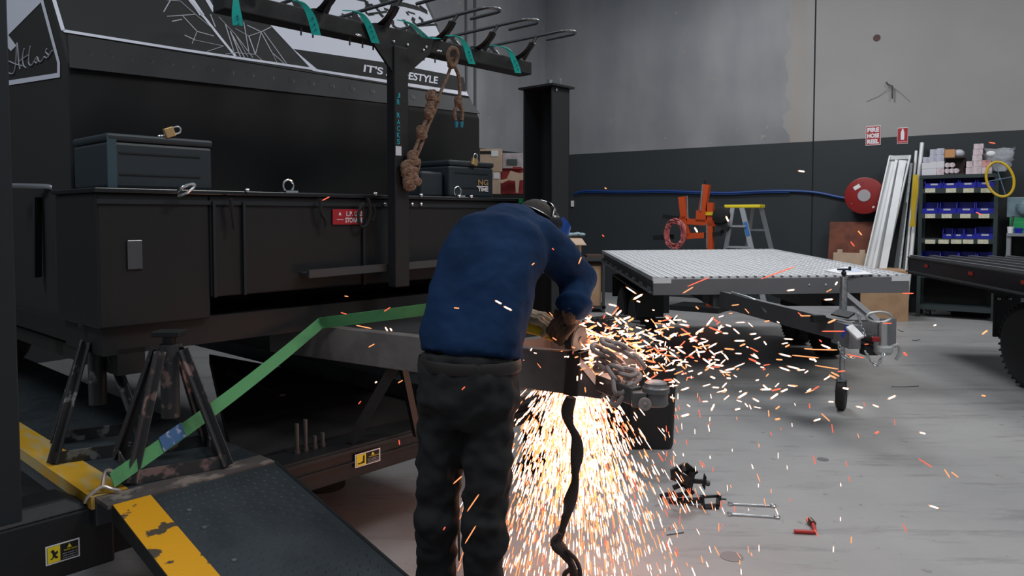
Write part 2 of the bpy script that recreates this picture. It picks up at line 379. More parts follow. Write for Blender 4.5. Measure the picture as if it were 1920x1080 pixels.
post(-.42, -.148, -.05, .18, 2.6, 'black hoist post filling the left edge of the photo', True)
# runways
def runway(u0, u1, lab, yellow, nearz=.6):
    t = thing('hoist_runway', lab, 'hoist runway', HF, ((u0 + u1) / 2, 2.0, .5), 'runways of the vehicle hoist')
    b = MB(); b.box((u0, -.085, .502), (u1, 4.6, .598)); b.build('deck', mat('tread_plate', (.045, .055, .062), .42, .3, bump=.5, bs=55, nv=.3, ns=5), t, bevel=.004)
    if yellow:
        b = MB(); b.box((u0 - .012, -.084, .5985), (u0 + .10, 4.6, .601)); b.box((u0 - .012, -.084, .56), (u0 - .001, 4.6, .6)); b.build('yellow_edge', YELD, t)
    b = MB(); b.box((u0, -.19, .585), (u1, -.087, .598)); b.build('hinge_plate', mat('worn_plate', (.10, .085, .08), .55, .3, col2=(.28, .23, .2), ns=12, lo=.5, hi=.6), t)
    b = MB()
    for k in range(3): b.cyl((u0 + .03 + .04 * k, -.15 + .012 * k, .598), (u0 + .03 + .04 * k, -.15 + .012 * k, .603), .007)
    b.each('bolt', GALV, t)
    return t
R1 = runway(.045, .62, 'hoist runway under the camper with a yellow painted edge', True)
R2 = runway(1.80, 2.30, 'far black hoist runway below the drawbar, behind the cross beam', False)
def tread_ramp(u0, u1):
    t = thing('hoist_ramp', 'sloping tread plate drive-on ramp with a worn yellow edge, nearest thing at bottom left', 'ramp', HF, ((u0 + u1) / 2, -.5, .3))
    # slopes from the hinge (v 0, z .595) down to the floor
    L_ = 2.3; dz = -.575; sl = lambda v, z=0: .592 + (v / -L_) * dz + z
    P = lambda u, v, z=0: V((u, v - .19, sl(v, z)))
    b = MB(); b.prism([P(u0, 0, -.012), P(u1, 0, -.012), P(u1, -L_, -.012), P(u0, -L_, -.012)], (0, 0, .012)); b.build('plate', mat('ramp_plate', (.045, .056, .064), .42, .35, nv=.3, ns=4), t)
    b = MB(); random.seed(3)
    for i in range(46):
        for j in range(22):
            u = u0 + .12 + (u1 - u0 - .13) * (j + .5 * (i % 2)) / 22.5; v = -.03 - i * .0285
            a = pi / 4 if (i + j) % 2 else -pi / 4; d = V((cos(a), sin(a) , 0)) * .010; n = V((-d.y, d.x, 0)) * .22
            c = V((u, v, 0)); q = [c - d, c + n, c + d, c - n]
            vs = [P(k.x, k.y, .0003) for k in q] + [P(c.x, c.y, .0028)]
            b.add(vs, [(0, 1, 4), (1, 2, 4), (2, 3, 4), (3, 0, 4)])
    o = b.build('tread_pattern', MATS['ramp_plate'], t)
    b = MB(); b.prism([P(u0 - .01, -.0, .002), P(u0 + .105, -.0, .002), P(u0 + .105, -L_, .002), P(u0 - .01, -L_, .002)], (0, 0, .003)); o = b.build('yellow_edge', YEL, t); 
    b = MB(); b.prism([P(u0 - .012, 0, -.05), P(u0 - .012, -L_, -.002), P(u0 - .012, -L_, .003), P(u0 - .012, 0, .003)], (.01, 0, 0)); b.prism([P(u1, 0, -.05), P(u1, -L_, -.002), P(u1, -L_, .003), P(u1, 0, .003)], (.01, 0, 0)); b.build('side_flange', BLK, t)
    b = MB()
    for v in (-.13, -.235, -.42): b.cyl(P(u0 + .17, v, 0), P(u0 + .17, v, .005), .007)
    b.each('bolt', GALV, t)
tread_ramp(.07, .62)
# lock pins standing on the runway end
for k, (px, h) in enumerate(((557, .125), (573, .135), (590, .055), (605, .06))):
    p = hv(px, 832 if k < 2 else 828, .10); p.z = .50
    b = MB(); b.cyl(p, p + V((0, 0, h)), .009); b.cyl(p, p + V((0, 0, .012)), .013)
    o = b.build('steel_pin', mat('pin_grey', (.10, .09, .085), .5, .5), None, HF, smooth=True)
    tag(o, ['tall steel pin on the cross beam, left of the pair', 'tall steel pin on the cross beam, right of the pair', 'short steel pin on the cross beam, left of the pair', 'short steel pin on the cross beam, right of the pair'][k], 'pin', 'pins on the cross beam')
# =================================================================== CAMPER TRAILER
ct = thing('camper_trailer', 'black off-road camper trailer with white graphics, raised on the hoist', 'camper trailer', HF, (1.4, 2.0, .6))
UL, UR = .262, 2.66; K = .62; ZK = 2.13
def sp_(z): return .75 + K * (z - ZK)
# body: vertical lower front, nose leaning back above z = ZK
prof = [(.75, .95), (.75, ZK), (sp_(3.05), 3.05), (4.4, 3.05), (4.4, .95)]
b = MB(); b.prism([(UL, v, z) for v, z in prof], (UR - UL, 0, 0)); b.build('body', BLKM, ct, bevel=.01)
b = MB(); b.box((UL - .02, .70, .98), (UL + .03, 4.4, 1.06)); b.box((UL, .3, .9), (UL + .1, 4.4, 1.0)); b.box((UR - .1, .3, .9), (UR, 4.4, 1.0)); b.box((UL, .9, .9), (UR, 1.0, 1.0)); b.each('chassis_rail', BLK, ct)
for u in (UL + .02, UR - .27):
    b = MB(); b.lathe((u, 2.6, 1.0), (1, 0, 0), [(0, .2), (0, .36), (.02, .39), (.22, .39), (.25, .36), (.25, .2)], 32); w_ = b.build('wheel', RUB, ct, smooth=True)
    b = MB(); b.lathe((u + .01, 2.6, 1.0), (1, 0, 0), [(0, .05), (.02, .2), (.2, .2), (.22, .05)], 24); b.build('rim', DGREY, w_)
# nose frame for graphics
NN = V((0, -1, K)).normalized()      # outward normal in HF
NW = (HF.to_3x3() @ NN); NO = HF @ V((0, .75, ZK))
def gp(x, y, d=0): return HF.inverted() @ (onplane(x, y, NO, NW)) + NN * d
np_ = MB(); np_.prism([gp(97, -8), gp(118, 62), gp(583, 137), gp(878, 182), gp(795, -8)], NN * .004); GPN = np_.build('nose_panel', mat('panel_black', (.014, .014, .0145), .6, spec=.3), ct)
def poly(pts, m, nm, d=.0045, th=.0006):
    g = MB(); g.prism([gp(x, y, d) for x, y in pts], NN * th); return g.build(nm, m, GPN)
def stroke(g, pts, wpx, d=.0048):
    P = [gp(x, y, d) for x, y in pts]
    for a, c in zip(P, P[1:]):
        t = (c - a).normalized(); s_ = NN.cross(t) * (wpx / 2); g.prism([a - s_, c - s_, c + s_, a + s_], NN * .0005)
px1 = 1 / 450.
poly([(455, -8), (508, 50), (586, 134), (878, 181), (789, -8)], WHITE, 'white_graphic')
poly([(549, 93), (720, 118), (868, 146), (873, 173), (594, 131)], BLKM, 'black_graphic', .0055)
g = MB(); stroke(g, [(98, -8), (118, 59), (345, 95), (590, 131), (876, 177)], 7 * px1); g.build('white_stripe', WHITE, GPN)
def T2(L): return [(300 + x / 6.4, y / 6.4) for x, y in L]
g = MB(); stroke(g, T2([(330, -20), (440, 120), (540, 230), (720, 460), (900, 680)]), 7 * px1); stroke(g, T2([(550, -20), (650, 150)]), 11 * px1); stroke(g, T2([(360, -20), (500, 190)]), 13 * px1); g.build('white_stroke', WHITE, GPN)
g = MB()
for L_ in ([(0, 0), (240, 20), (420, 180), (640, 360)], [(120, 10), (40, 150)], [(80, 205), (430, 180)], [(140, 265), (260, 240)], [(260, 190), (440, 385), (640, 440)], [(440, 385), (380, 530)], [(420, 490), (760, 560), (560, 625)], [(290, 430), (420, 490)], [(780, 660), (900, 640), (1140, 660), (1220, 730)], [(1140, 660), (1210, 390), (1060, 440), (900, 350)], [(1210, 390), (1040, 310)], [(1210, 390), (1330, 330)], [(1060, 440), (1140, 660)], [(1000, 270), (1060, 620)], [(1240, 390), (1520, 780)], [(700, 210), (900, 420), (1050, 690)], [(780, 300), (880, 620)], [(840, 380), (960, 690)], [(900, 420), (1110, 700)], [(600, 180), (660, 330)], [(1210, 400), (1340, 640), (1500, 780)], [(1340, 640), (1400, 760)], [(860, 420), (1010, 700)]):
    stroke(g, T2(L_), random.uniform(1.2, 3.2) * px1)
g.build('web_pattern', GREYV, GPN)
def T3(L): return [(640 + x / 8.727, y / 8.727) for x, y in L]
# black letter shapes of the partly hidden logo
g = MB()
for L_, wd in (([(420, 110), (380, 180), (420, 250), (520, 240)], 6), ([(420, 105), (520, 100), (590, 160), (610, 200)], 9), ([(450, 240), (740, 200)], 5), ([(690, 150), (770, 180), (810, 290)], 7), ([(620, 230), (680, 290)], 9), ([(200, 200), (190, 340), (240, 460), (420, 480)], 8), ([(330, 430), (430, 440)], 5), ([(820, 330), (830, 420), (900, 480), (1060, 510)], 9), ([(1010, 330), (1060, 420), (1100, 470)], 9), ([(1080, 200), (1200, 240)], 5), ([(1060, 200), (1090, 260)], 6), ([(1180, 300), (1160, 360), (1220, 420)], 8), ([(1260, 290), (1330, 350), (1330, 400)], 9), ([(1200, 430), (1560, 410)], 6), ([(1100, 480), (1100, 640)], 10), ([(1160, 560), (1290, 590)], 7), ([(620, 30), (1000, 80), (1270, 150), (1400, 210)], 13), ([(1270, 100), (1400, 200)], 8), ([(130, -40), (400, 20), (420, 120)], 9), ([(0, 250), (160, 310)], 8)):
    stroke(g, T3(L_), wd * 1.5 * px1, .0052)
g.build('logo_shape', BLKM, GPN)
def ntext(s, p0, p1, p2, m, nm, bold=0, th=.006):
    P = gp(*p0); text(s, P, gp(*p1) - P, gp(*p2) - P, m, GPN, nm, th, HF, bold)
ntext("IT'S", (680, 136), (716, 142), (682, 122), WHITE, 'slogan', .025, .0075)
ntext("A LI", (722, 143), (752, 148), (723, 129), WHITE, 'slogan', .025, .0075)
ntext("FESTYLE", (756, 149), (819, 159), (758, 135), WHITE, 'slogan', .025, .0075)
ntext("CARS", (716, 67), (776, 76), (719, 57), GREYV, 'small_lettering', 0)
# dark rail band under the nose with faint studs
b = MB(); b.prism([gp(126, 66, .0), gp(878, 186, .0), gp(899, 214, .0), gp(130, 128, .0)], NN * .006); b.build('nose_band', mat('band_black', (.014, .015, .016), .6, spec=.3), ct)
b = MB()
for k in range(18):
    x = 165 + k * 38; y0 = 100 + (x - 165) * .137; P = gp(x, y0, .006); b.lathe(P, NN, [(0, .018), (.0012, .015), (.0012, .001)], 14)
b.each('band_stud', BLK, ct)
# left side graphic (side wall u = UL)
def sg(x, y): return fpl(HF, x, y, 0, UL)
def spoly(pts, m, nm, d=.003):
    g = MB(); g.prism([sg(x, y) - V((d, 0, 0)) for x, y in pts], (-.0006, 0, 0)); return g.build(nm, m, ct)
spoly([(-4, 162), (113, 142), (113, 118), (76, -10), (-4, -10)], BLKM, 'side_panel', .001)
spoly([(9, -10), (75, -10), (78, 5), (17, 66), (32, 86), (22, 96), (9, 82), (8, 60)], WHITE, 'side_graphic', .003)
spoly([(12, 152), (109, 137), (109, 118), (77, 0), (82, -2), (114, 118), (114, 145), (12, 161)], WHITE, 'side_stripe', .003)
def script_word():
    g = MB(); S = lambda L: [sg(x / 6, y / 6) - V((.0045, 0, 0)) for x, y in L]
    for L_ in ([(60, 690), (110, 690), (180, 720), (270, 745)], [(65, 765), (110, 820), (155, 830), (180, 790), (195, 680), (205, 490), (215, 560), (225, 700), (240, 780)], [(285, 550), (270, 650), (280, 740), (310, 765)], [(230, 690), (330, 620)], [(355, 520), (340, 640), (340, 720), (370, 735), (400, 690)], [(430, 640), (405, 690), (430, 710), (440, 650), (450, 690), (480, 690), (510, 640)], [(540, 550), (530, 590), (560, 620), (540, 655), (515, 640)], [(560, 640), (600, 570)]):
        P = S(L_); P = smoothcurve(P, 5); g.tube(P, .0032, 6)
    g.build('script_lettering', GREYV, ct)
script_word()
# toolbox across the front
TBL, TBR = .192, 2.585
b = MB(); b.box((TBL, .27, 1.085), (TBL + .42, .72, 1.585)); b.box((TBL + .42, .27, 1.17), (TBR, .72, 1.585)); tb = b.build('toolbox', BLK, ct, bevel=.008)
b = MB(); b.box((TBL - .01, .255, 1.585), (TBR + .01, .73, 1.603)); b.build('lid', BLKG, tb, bevel=.003)
b = MB(); b.box((TBL, .262, 1.545), (TBR, .272, 1.562)); 
for u in (.62, .75, 1.36): b.box((u, .255, 1.17), (u + .012, .27, 1.56))
b.each('seam', CHAR, tb)
b = MB(); b.box((TBL + .10, .262, 1.30), (TBL + .155, .268, 1.41), None); lt = b.build('latch', mat('latch_steel', (.16, .16, .17), .3, .8), tb, bevel=.003)
b = MB(); P = hv(605, 575, .24); Q = hv(792, 556, .24)
b.beam((1.02, .20, 1.245), (1.95, .20, 1.26), .02, .035); b.beam((1.02, .26, 1.245), (1.95, .26, 1.26), .12, .01); b.build('step_ledge', DGREY, ct)
b = MB(); b.box((TBL + .02, .3, .98), (TBR - .05, .7, 1.09)); b.build('cross_member', BLK, ct)
b = MB()
for px in (465, 705, 749, 791, 862, 885): 
    p = hv(px, 372, .25); b.sphere((p.x, .255, 1.606), .011, 8, 6)
for px in (722, 740, 773, 790): p = hv(px, 383, .255); b.sphere((p.x, .258, p.z), .011, 8, 6)
b.each('bolt_head', CHROME, ct, smooth=True)
def shackle(px, py):
    p = hv(px, py, .30); b = MB(); c = V((p.x, .30, 1.606)); r = .026
    b.tube([c + V((r * cos(a), 0, .028 + r * sin(a))) for a in [radians(-50 + k * 280 / 14) for k in range(15)]], .0045, 8)
    b.box((c.x - .03, .27, 1.603), (c.x + .03, .33, 1.612)); return b.build('tie_down_ring', CHROME, ct, smooth=True)
shackle(541, 362); shackle(858, 368)
b = MB(); b.tube(smoothcurve([hv(333, 359, .22), hv(345, 350, .2), hv(362, 345, .2), hv(364, 350, .2), hv(350, 362, .2), hv(334, 368, .22)], 5), .006, 8); b.build('grab_handle', CHROME, ct, smooth=True)
# LP gas sign
P = hv(624, 421, .262); X = hv(683, 421, .262) - P; X.z = 0; Y = V((0, 0, hv(624, 392, .262).z - P.z))
b = MB(); b.prism([P, P + X, P + X + Y, P + Y], (0, .004, 0)); gs = b.build('gas_sign', REDS, ct); gs['label'] = 'red gas storage sign with white lettering'
off = V((0, -.001, 0)); text('L.P. GAS', P + X * .42 + Y * .54 + off, X * .52, Y * .32, WPAP, gs, fr=HF, bold=.02); text('STORAGE', P + X * .38 + Y * .12 + off, X * .56, Y * .32, WPAP, gs, fr=HF, bold=.02)
b = MB(); c = P + X * .22 + Y * .6 + off; b.prism([c + V((-.006, 0, 0)), c + V((.006, 0, 0)), c + V((.004, 0, .009)), c + V((0, 0, .016)), c + V((-.005, 0, .008))], (0, -.001, 0)); b.prism([P + X * .12 + Y * .3 + off, P + X * .32 + Y * .3 + off, P + X * .32 + Y * .34 + off, P + X * .12 + Y * .34 + off], (0, -.001, 0)); b.build('flame_mark', WPAP, gs)
# black hoses / brackets hanging on the toolbox front
b = MB()
for pts in ([(600, 372), (603, 400), (610, 412), (612, 425)], [(690, 372), (694, 395), (688, 420), (676, 424), (672, 400), (682, 380)], [(700, 385), (703, 400), (697, 415)], [(432, 372), (436, 400), (440, 430)]):
    b.tube(smoothcurve([hv(x, y, .235) for x, y in pts], 5), .008, 8)
b.each('hanging_cable', BLKM, ct)
b = MB(); p = hv(985, 377, .25); b.box((p.x - .05, .245, 1.575), (p.x + .045, .262, 1.602)); b.build('green_tag', GREENP, ct)
# drawbar (A-frame)
N0 = V((-.874, 3.40, .92)); N1 = V((.32, 2.665, .92)); dirn = (N1 - N0).normalized(); sidev = V((-dirn.y, dirn.x, 0))
HI = HF.inverted()
b = MB(); hh = .075; wd = .055; e0 = N0 - dirn * .35
TOPE = N1 - dirn * .14; 
pf = [e0 + V((0, 0, -hh)), N1 + V((0, 0, -hh - .005)), N1 + V((0, 0, -.06)), TOPE + V((0, 0, hh)), e0 + V((0, 0, hh))]
b.prism(pf, sidev * wd); o = b.build('drawbar_beam', mat('drawbar_steel', (.18, .155, .15), .5, .15, nv=.25, ns=7, bump=.1), ct, WF, bevel=.003)
b = MB(); g0 = N0 - dirn * .1 + sidev * wd; b.prism([g0 + V((0, 0, .06)), g0 + dirn * .62 + V((0, 0, .06)), g0 + dirn * .42 + sidev * .50 + V((0, 0, .06)), g0 - dirn * .2 + sidev * .9 + V((0, 0, .06))], (0, 0, -.01)); b.build('stone_guard', BLKM, ct, WF)
b = MB(); q = [N1 + V((0, 0, -.065)) + dirn * .002, TOPE + V((0, 0, hh)) + dirn * .002]; b.prism([q[0], q[1], q[1] + sidev * wd, q[0] + sidev * wd], dirn * .006 + V((0, 0, .004))); b.build('end_plate', STEEL, ct, WF)
W2 = HF @ V((2.3, .35, .92)); E2 = V((.46, 2.74, .91)); d2 = (E2 - W2).normalized(); s2 = V((-d2.y, d2.x, 0))
b = MB(); b.prism([W2 + V((0, 0, -hh)), E2 + V((0, 0, -hh)), E2 + V((0, 0, hh)), W2 + V((0, 0, hh))], s2 * -wd); b.build('drawbar_beam', STEEL, ct, WF, bevel=.003)
b = MB(); M0 = N0 + dirn * .75 + sidev * .06; b.beam(M0, M0 + V((.38, .30, 0)), .05, .08); b.build('cross_brace', STEEL, ct, WF)
CP = V((.475, 2.50, .885))
b = MB(); b.beam(N1 + V((.0, .02, -.02)), CP + V((-.05, .03, 0)), .05, .06); b.box((CP.x - .07, CP.y - .01, CP.z - .03), (CP.x - .02, CP.y + .05, CP.z + .02)); b.build('coupling_neck', STEEL, ct, WF, bevel=.004)
b = MB(); b.lathe(CP + V((.015, .02, -.030)), (0, 0, 1), [(0, .036), (.006, .043), (.016, .041), (.042, .041), (.046, .046), (.062, .046), (.067, .04), (.078, .038), (.083, .028), (.086, .008)], 32); b.build('coupling_head', mat('coupling_steel', (.16, .15, .15), .45, .5), ct, WF, smooth=True)
b = MB(); pc = CP + V((-.030, -.024, -.012)); b.lathe(pc, V((-.15, -1, 0)), [(0, .018), (.008, .022), (.014, .022), (.016, .016), (.014, .007), (.019, .005), (.019, .001)], 26); b.build('coupling_pin', mat('pin_light', (.35, .29, .27), .5, .3), ct, WF, smooth=True)
# chain of oblong links
def link(b, c, ax, up, L_=.062, W_=.036, r=.0065):
    c = V(c); ax = V(ax).normalized(); up = V(up); up = (up - ax * up.dot(ax)).normalized(); R_ = W_ / 2 - r; h = L_ / 2 - W_ / 2; pts = []
    for k in range(9): a = -pi / 2 + pi * k / 8; pts.append(c + ax * (h + R_ * cos(a)) + up * (R_ * sin(a)))
    for k in range(9): a = pi / 2 + pi * k / 8; pts.append(c + ax * (-h + R_ * cos(a)) + up * (R_ * sin(a)))
    b.tube(pts, r, 8, closed=True)
def chain(pts, L_=.062, W_=.036, r=.0065, seed=0):
    rnd = random.Random(seed); cur = smoothcurve(pts, 20); b = MB(); step = L_ - 3 * r; acc = 0; last = cur[0]; i = 0; posn = [cur[0]]
    for p in cur[1:]:
        while (p - last).length >= step: last = last + (p - last).normalized() * step; posn.append(last)
    for k in range(len(posn) - 1):
        a, c = posn[k], posn[k + 1]; ax = c - a; ref = V((0, 0, 1)) if abs(ax.normalized().z) < .8 else V((1, 0, 0)); s_ = ax.cross(ref).normalized()
        an = (pi / 4 if k % 2 else -pi / 4) + rnd.uniform(-.3, .3); link(b, (a + c) / 2, ax, ref * cos(an) + s_ * sin(an), L_, W_, r)
    return b
chm = mat('chain_grey', (.30, .24, .225), .6, .1)
CHT = (((1112, 652), (1140, 665), (1172, 690), (1195, 712)), ((1120, 675), (1150, 700), (1158, 735), (1150, 757)), ((1150, 757), (1172, 730), (1190, 708), (1205, 690)), ((1130, 640), (1165, 652), (1195, 672), (1215, 705)), ((1118, 690), (1150, 690), (1180, 700), (1215, 700)))
for i, c in enumerate(CHT):
    pts = [atY(x, y, 2.60 + .04 * math.sin(i * 2 + k)) for k, (x, y) in enumerate(c)]
    chain(pts, .075, .046, .009, i).build('safety_chain', chm, ct, WF, smooth=True)
# =================================================================== things on and around the camper
def storage_box(u0, u1, v0, v1, z0, h, lab):
    t = thing('storage_box', lab, 'storage box', HF, ((u0 + u1) / 2, (v0 + v1) / 2, z0), 'steel storage boxes on the toolbox')
    b = MB(); b.box((u0, v0, z0), (u1, v1, z0 + h - .03)); b.build('box', NAVYB, t, bevel=.012)
    b = MB(); b.box((u0 - .004, v0 - .004, z0 + h - .03), (u1 + .004, v1, z0 + h)); b.build('lid', NAVYB, t, bevel=.01)
    b = MB(); 
    for k in range(2): b.box((u0 + .04, v0 - .004, z0 + .05 + k * .08), (u1 - .05, v0, z0 + .055 + k * .08))
    b.each('pressed_rib', BLK, t)
    return t
a = hv(203, 330, .30).x; c_ = hv(398, 330, .30).x; zt = hv(300, 256, .30).z
s1 = storage_box(a, c_, .30, .66, 1.603, zt - 1.603, 'dark blue-grey steel storage box on the left end of the toolbox')
b = MB(); b.box((a - .002, .302, 1.606), (a + .03, .297, zt - .01)); b.build('corner_strip', mat('corner_blue', (.028, .062, .08), .5), s1)
b = MB(); q = hv(305, 255, .34); b.sphere((q.x, .34, zt + .006), .012, 10, 6, (1.6, 1, .6)); b.build('catch', CHROME, s1, smooth=True)
a = hv(843, 330, .30).x; c_ = hv(925, 330, .30).x; zt2 = hv(880, 302, .30).z
s2_ = storage_box(a, c_, .30, .62, 1.603, zt2 - 1.603, 'dark blue-grey steel storage box with gold lettering, right end of the toolbox')
P = hv(896, 347, .296); X = hv(915, 348, .296) - P; X.z = 0
text('NG', P + V((0, -.001, .0)), X, V((0, 0, .032)), BRASS, s2_, fr=HF, bold=.03); text('TIME', P + V((0, -.001, -.035)), X, V((0, 0, .022)), WPAP, s2_, fr=HF, bold=.03)
b = MB(); b.box((P.x - .01, .2945, P.z - .009), (P.x + X.x, .296, P.z - .005)); b.build('underline', WPAP, s2_)
b = MB(); a0 = hv(790, 330, .34).x; b.box((a0, .34, 1.603), (a - .01, .60, 1.603 + .135)); b2 = b.build('storage_box', NAVYB, None, HF, bevel=.012); tag(b2, 'low dark steel box between the rope and the lettered box', 'storage box', 'steel storage boxes on the toolbox')
def padlock(p, lab, rot):
    t = thing('padlock', lab, 'padlock', HF, p, 'padlocks on the storage boxes'); M_ = MX.Rotation(rot, 3, 'Y'); p = V(p)
    b = MB(); vs = []; b.box((p.x - .019, p.y - .009, p.z - .04), (p.x + .019, p.y + .009, p.z - .002), None)
    b.v = [p + M_ @ (v - p) for v in b.v]; b.build('body', BRASS, t, bevel=.003)
    b = MB(); b.tube([p + M_ @ (V((.013 * cos(a), 0, .012 + .013 * sin(a)))) for a in [pi * k / 10 for k in range(11)]] and [p + M_ @ q for q in ([V((.013, 0, -.004))] + [V((.013 * cos(pi * k / 10), 0, .014 + .013 * sin(pi * k / 10))) for k in range(11)] + [V((-.013, 0, -.004))])], .0035, 8); b.build('shackle', CHROME, t, smooth=True)
padlock(hv(891, 297, .285), 'brass padlock hanging on the lettered storage box', .25)
padlock(hv(327, 255, .30) + V((0, 0, .02)), 'brass padlock lying on the left storage box lid', 1.2)

# bike rack
def bike_rack():
    t = thing('bike_rack', 'black vertical bike rack with wheel hoops and teal rubber straps', 'bike rack', HF, (1.4, .2, 1.6))
    uP = hv(741, 250, .17).x
    b = MB(); b.box((uP - .043, .12, 1.16), (uP + .043, .18, 2.30)); b.build('mast', BLK, t, bevel=.006)
    uL, uR = hv(410, 25, .2).x, hv(985, 125, .2).x; zc = 2.345
    b = MB(); b.box((uL, .15, zc - .038), (uR, .25, zc + .038)); b.build('cross_bar', BLK, t, bevel=.006)
    b = MB(); b.prism([(uP - .20, .145, zc + .036), (uP + .22, .145, zc + .036), (uP + .19, .145, zc - .05), (uP + .043, .145, 2.175), (uP - .043, .145, 2.175), (uP - .16, .145, zc - .05)], (0, -.014, 0)); b.build('gusset_plate', BLK, t, bevel=.002)
    b = MB()
    for px, py in ((738, 78), (764, 84), (794, 94), (799, 88), (750, 112), (749, 134), (749, 127)): p = hv(px, py, .13); b.sphere((p.x, .129, p.z), .008, 10, 6)
    b.each('bolt', CHROME, t, smooth=True)
    b = MB()
    for px, py in ((673, 66), (824, 96)): p = hv(px, py, .15); b.sphere((p.x, .149, p.z), .012, 10, 6, (1.7, .5, .6))
    b.each('slot_plug', CHROME, t, smooth=True)
    b = MB()
    for px in (567, 658, 682, 702, 780, 797, 818, 589): p = hv(px, 60, .16); b.cyl((p.x, .17, zc - .075), (p.x, .17, zc - .036), .004, seg=8)
    b.each('bolt_tail', DGREY, t)
    # vertical lettering on the mast
    col = MATS['teal_paint']
    for i, ch in enumerate(['J', 'R', '', 'R', 'A', 'C', 'K', 'S']):
        if ch:
            p = hv(748, 179 + i * 12.4, .119); text(ch, (p.x - .012, .1192, p.z - .012), (.018, 0, 0), (0, 0, .024), mat('teal_letter', (0, .30, .38), .5), t, 'mast_letter', .0008, HF, .015)
    p = hv(747, 283, .119); b = MB(); b.box((p.x - .017, .117, p.z - .022), (p.x + .017, .1195, p.z + .022)); b.build('white_sticker', WHITE, t)
    tube_m = mat('hoop_grey', (.16, .165, .17), .38, .9)
    us = [hv(x, 90, .2).x for x in (472, 592, 705, 812, 888, 962)]
    for i, u in enumerate(us):
        # cradle for the tyre
        z0 = zc + .038
        b = MB(); arc = [V((u, .2 + .16 * cos(a), z0 + .125 + .12 * sin(a))) for a in [radians(205 + 130 * k / 14) for k in range(15)]]
        b.tube(arc, [(.026, .007)] * 15, 10, flat=(1, 0, 0)); b.cyl((u, .2, zc), (u, .2, z0 + .02), .02)
        h = b.build('tyre_cradle', BLK, t, smooth=True)
        # long oval hoop
        zh = 2.50; c = V((u + .09, .26, zh)); hl, hw = .37, .05; b = MB(); pts = []
        for k in range(11): a = pi * .5 - pi * k / 10; pts.append(c + V((hw * sin(a), -hl - hw * cos(a), 0)))
        near = [c + V((hw, -hl + .18, 0))] + [c + V((hw * cos(pi * k / 10), -hl - hw * sin(pi * k / 10), 0)) for k in range(11)]
        far = [c + V((-hw * cos(pi * k / 10), hl + hw * sin(pi * k / 10), 0)) for k in range(11)] + [c + V((hw, hl - .12, 0))]
        b.tube(near + far, .0085, 10); b.build('wheel_hoop', tube_m, t, smooth=True)
        b = MB(); b.tube([(u, .055, z0 + .07), c + V((-hw, -.20, 0))], .009, 8); b.tube([(u, .345, z0 + .07), c + V((-hw, .16, 0))], .011, 8); b.tube([(u, .055, z0 + .07), (u, .12, z0 - .01)], .011, 8); b.tube([(u, .345, z0 + .07), (u, .26, z0 - .01)], .011, 8); b.each('hoop_stay', BLK, t, smooth=True)
    straps = [[(442, -6), (443, 20), (446, 48)], [(552, 0), (565, 4), (578, 20), (587, 42), (593, 66)], [(645, 19), (664, 20), (678, 27), (690, 45), (697, 62), (704, 81)], [(747, 37), (762, 40), (775, 48), (790, 62), (800, 70), (820, 71)], [(838, 66), (856, 67), (868, 77), (876, 93), (880, 107), (885, 120)], [(920, 84), (942, 87), (955, 95), (962, 110), (968, 125), (971, 137)]]
    for s in straps:
        P = smoothcurve([hv(x, y, .02) for x, y in s], 6); b = MB(); n = len(P)
        wv = [V((.028, -.012, 0)) * (.5 + .7 * min(1, i / n * 1.6)) for i in range(n)]
        b.band(P, wv, .004); o = b.build('rubber_strap', TEAL, t); o['label'] = 'teal rubber strap'
        b = MB()
        for k in range(3):
            q = P[int(n * (.66 + .1 * k))]; b.cyl(q + V((0, -.012, 0)), q + V((0, -.006, 0)), .0035, seg=8)
        b.each('strap_hole', TEALD, o)
bike_rack()
# knotted rope over the cross bar
rp = thing('knotted_rope', 'pale knotted jute rope hung over the bike rack bar', 'rope', HF, (1.75, .1, 1.7))
b = MB(); vv = .10
main = [(846, 92), (858, 92), (857, 110), (846, 120), (838, 140), (828, 165), (816, 195), (806, 225), (795, 255), (785, 285), (775, 312)]
b.tube(smoothcurve([hv(x, y, vv - .03) for x, y in [(848, 125), (842, 115), (840, 100), (846, 90), (855, 92), (858, 105), (854, 120), (846, 124)]], 5), .010, 8)
b.tube(smoothcurve([hv(x, y, vv) for x, y in [(847, 120), (838, 145), (828, 168), (820, 190)]], 5), .008, 8)
b.tube(smoothcurve([hv(x, y, vv) for x, y in [(850, 120), (859, 140), (862, 165), (861, 190)]], 5), .009, 8)
def knot(px, py, r=.016, tall=1.0):
    c = hv(px, py, vv - .01)
    for k in range(3): b.tube([c + V((r * cos(a), .008 * sin(2 * a + k), tall * r * .75 * sin(a) + (k - 1) * r * .5)) for a in [2 * pi * j / 12 for j in range(12)]], r * .42, 7, closed=True)
    b.sphere(c, r * .8, 10, 8)
for x, y, r in ((860, 190, .017), (847, 118, .018), (811, 180, .02), (808, 202, .02), (804, 212, .018), (791, 248, .022), (775, 296, .024), (766, 318, .03), (774, 330, .028), (768, 342, .026)): knot(x, y, r)
for dx in (-5, 4):
    b.tube(smoothcurve([hv(820 + dx, 185, vv), hv(808 + dx, 215, vv + .01), hv(797 + dx, 240, vv), hv(786 + dx, 272, vv), hv(774 + dx, 300, vv)], 6), .009, 8)
    b.tube(smoothcurve([hv(860 + dx * .3, 195, vv), hv(860 + dx * 1.6, 210, vv), hv(860 + dx * 1.3, 226, vv)], 5), .010, 8)
b.tube(smoothcurve([hv(x, y, vv) for x, y in [(808, 195), (800, 182), (806, 170), (816, 178), (814, 195)]], 5), .007, 8)
b.tube(smoothcurve([hv(x, y, vv) for x, y in [(775, 310), (786, 300), (784, 318), (776, 330), (788, 338), (784, 346), (774, 344)]], 5), .008, 8)
b.build('rope', ROPE, rp, smooth=True)
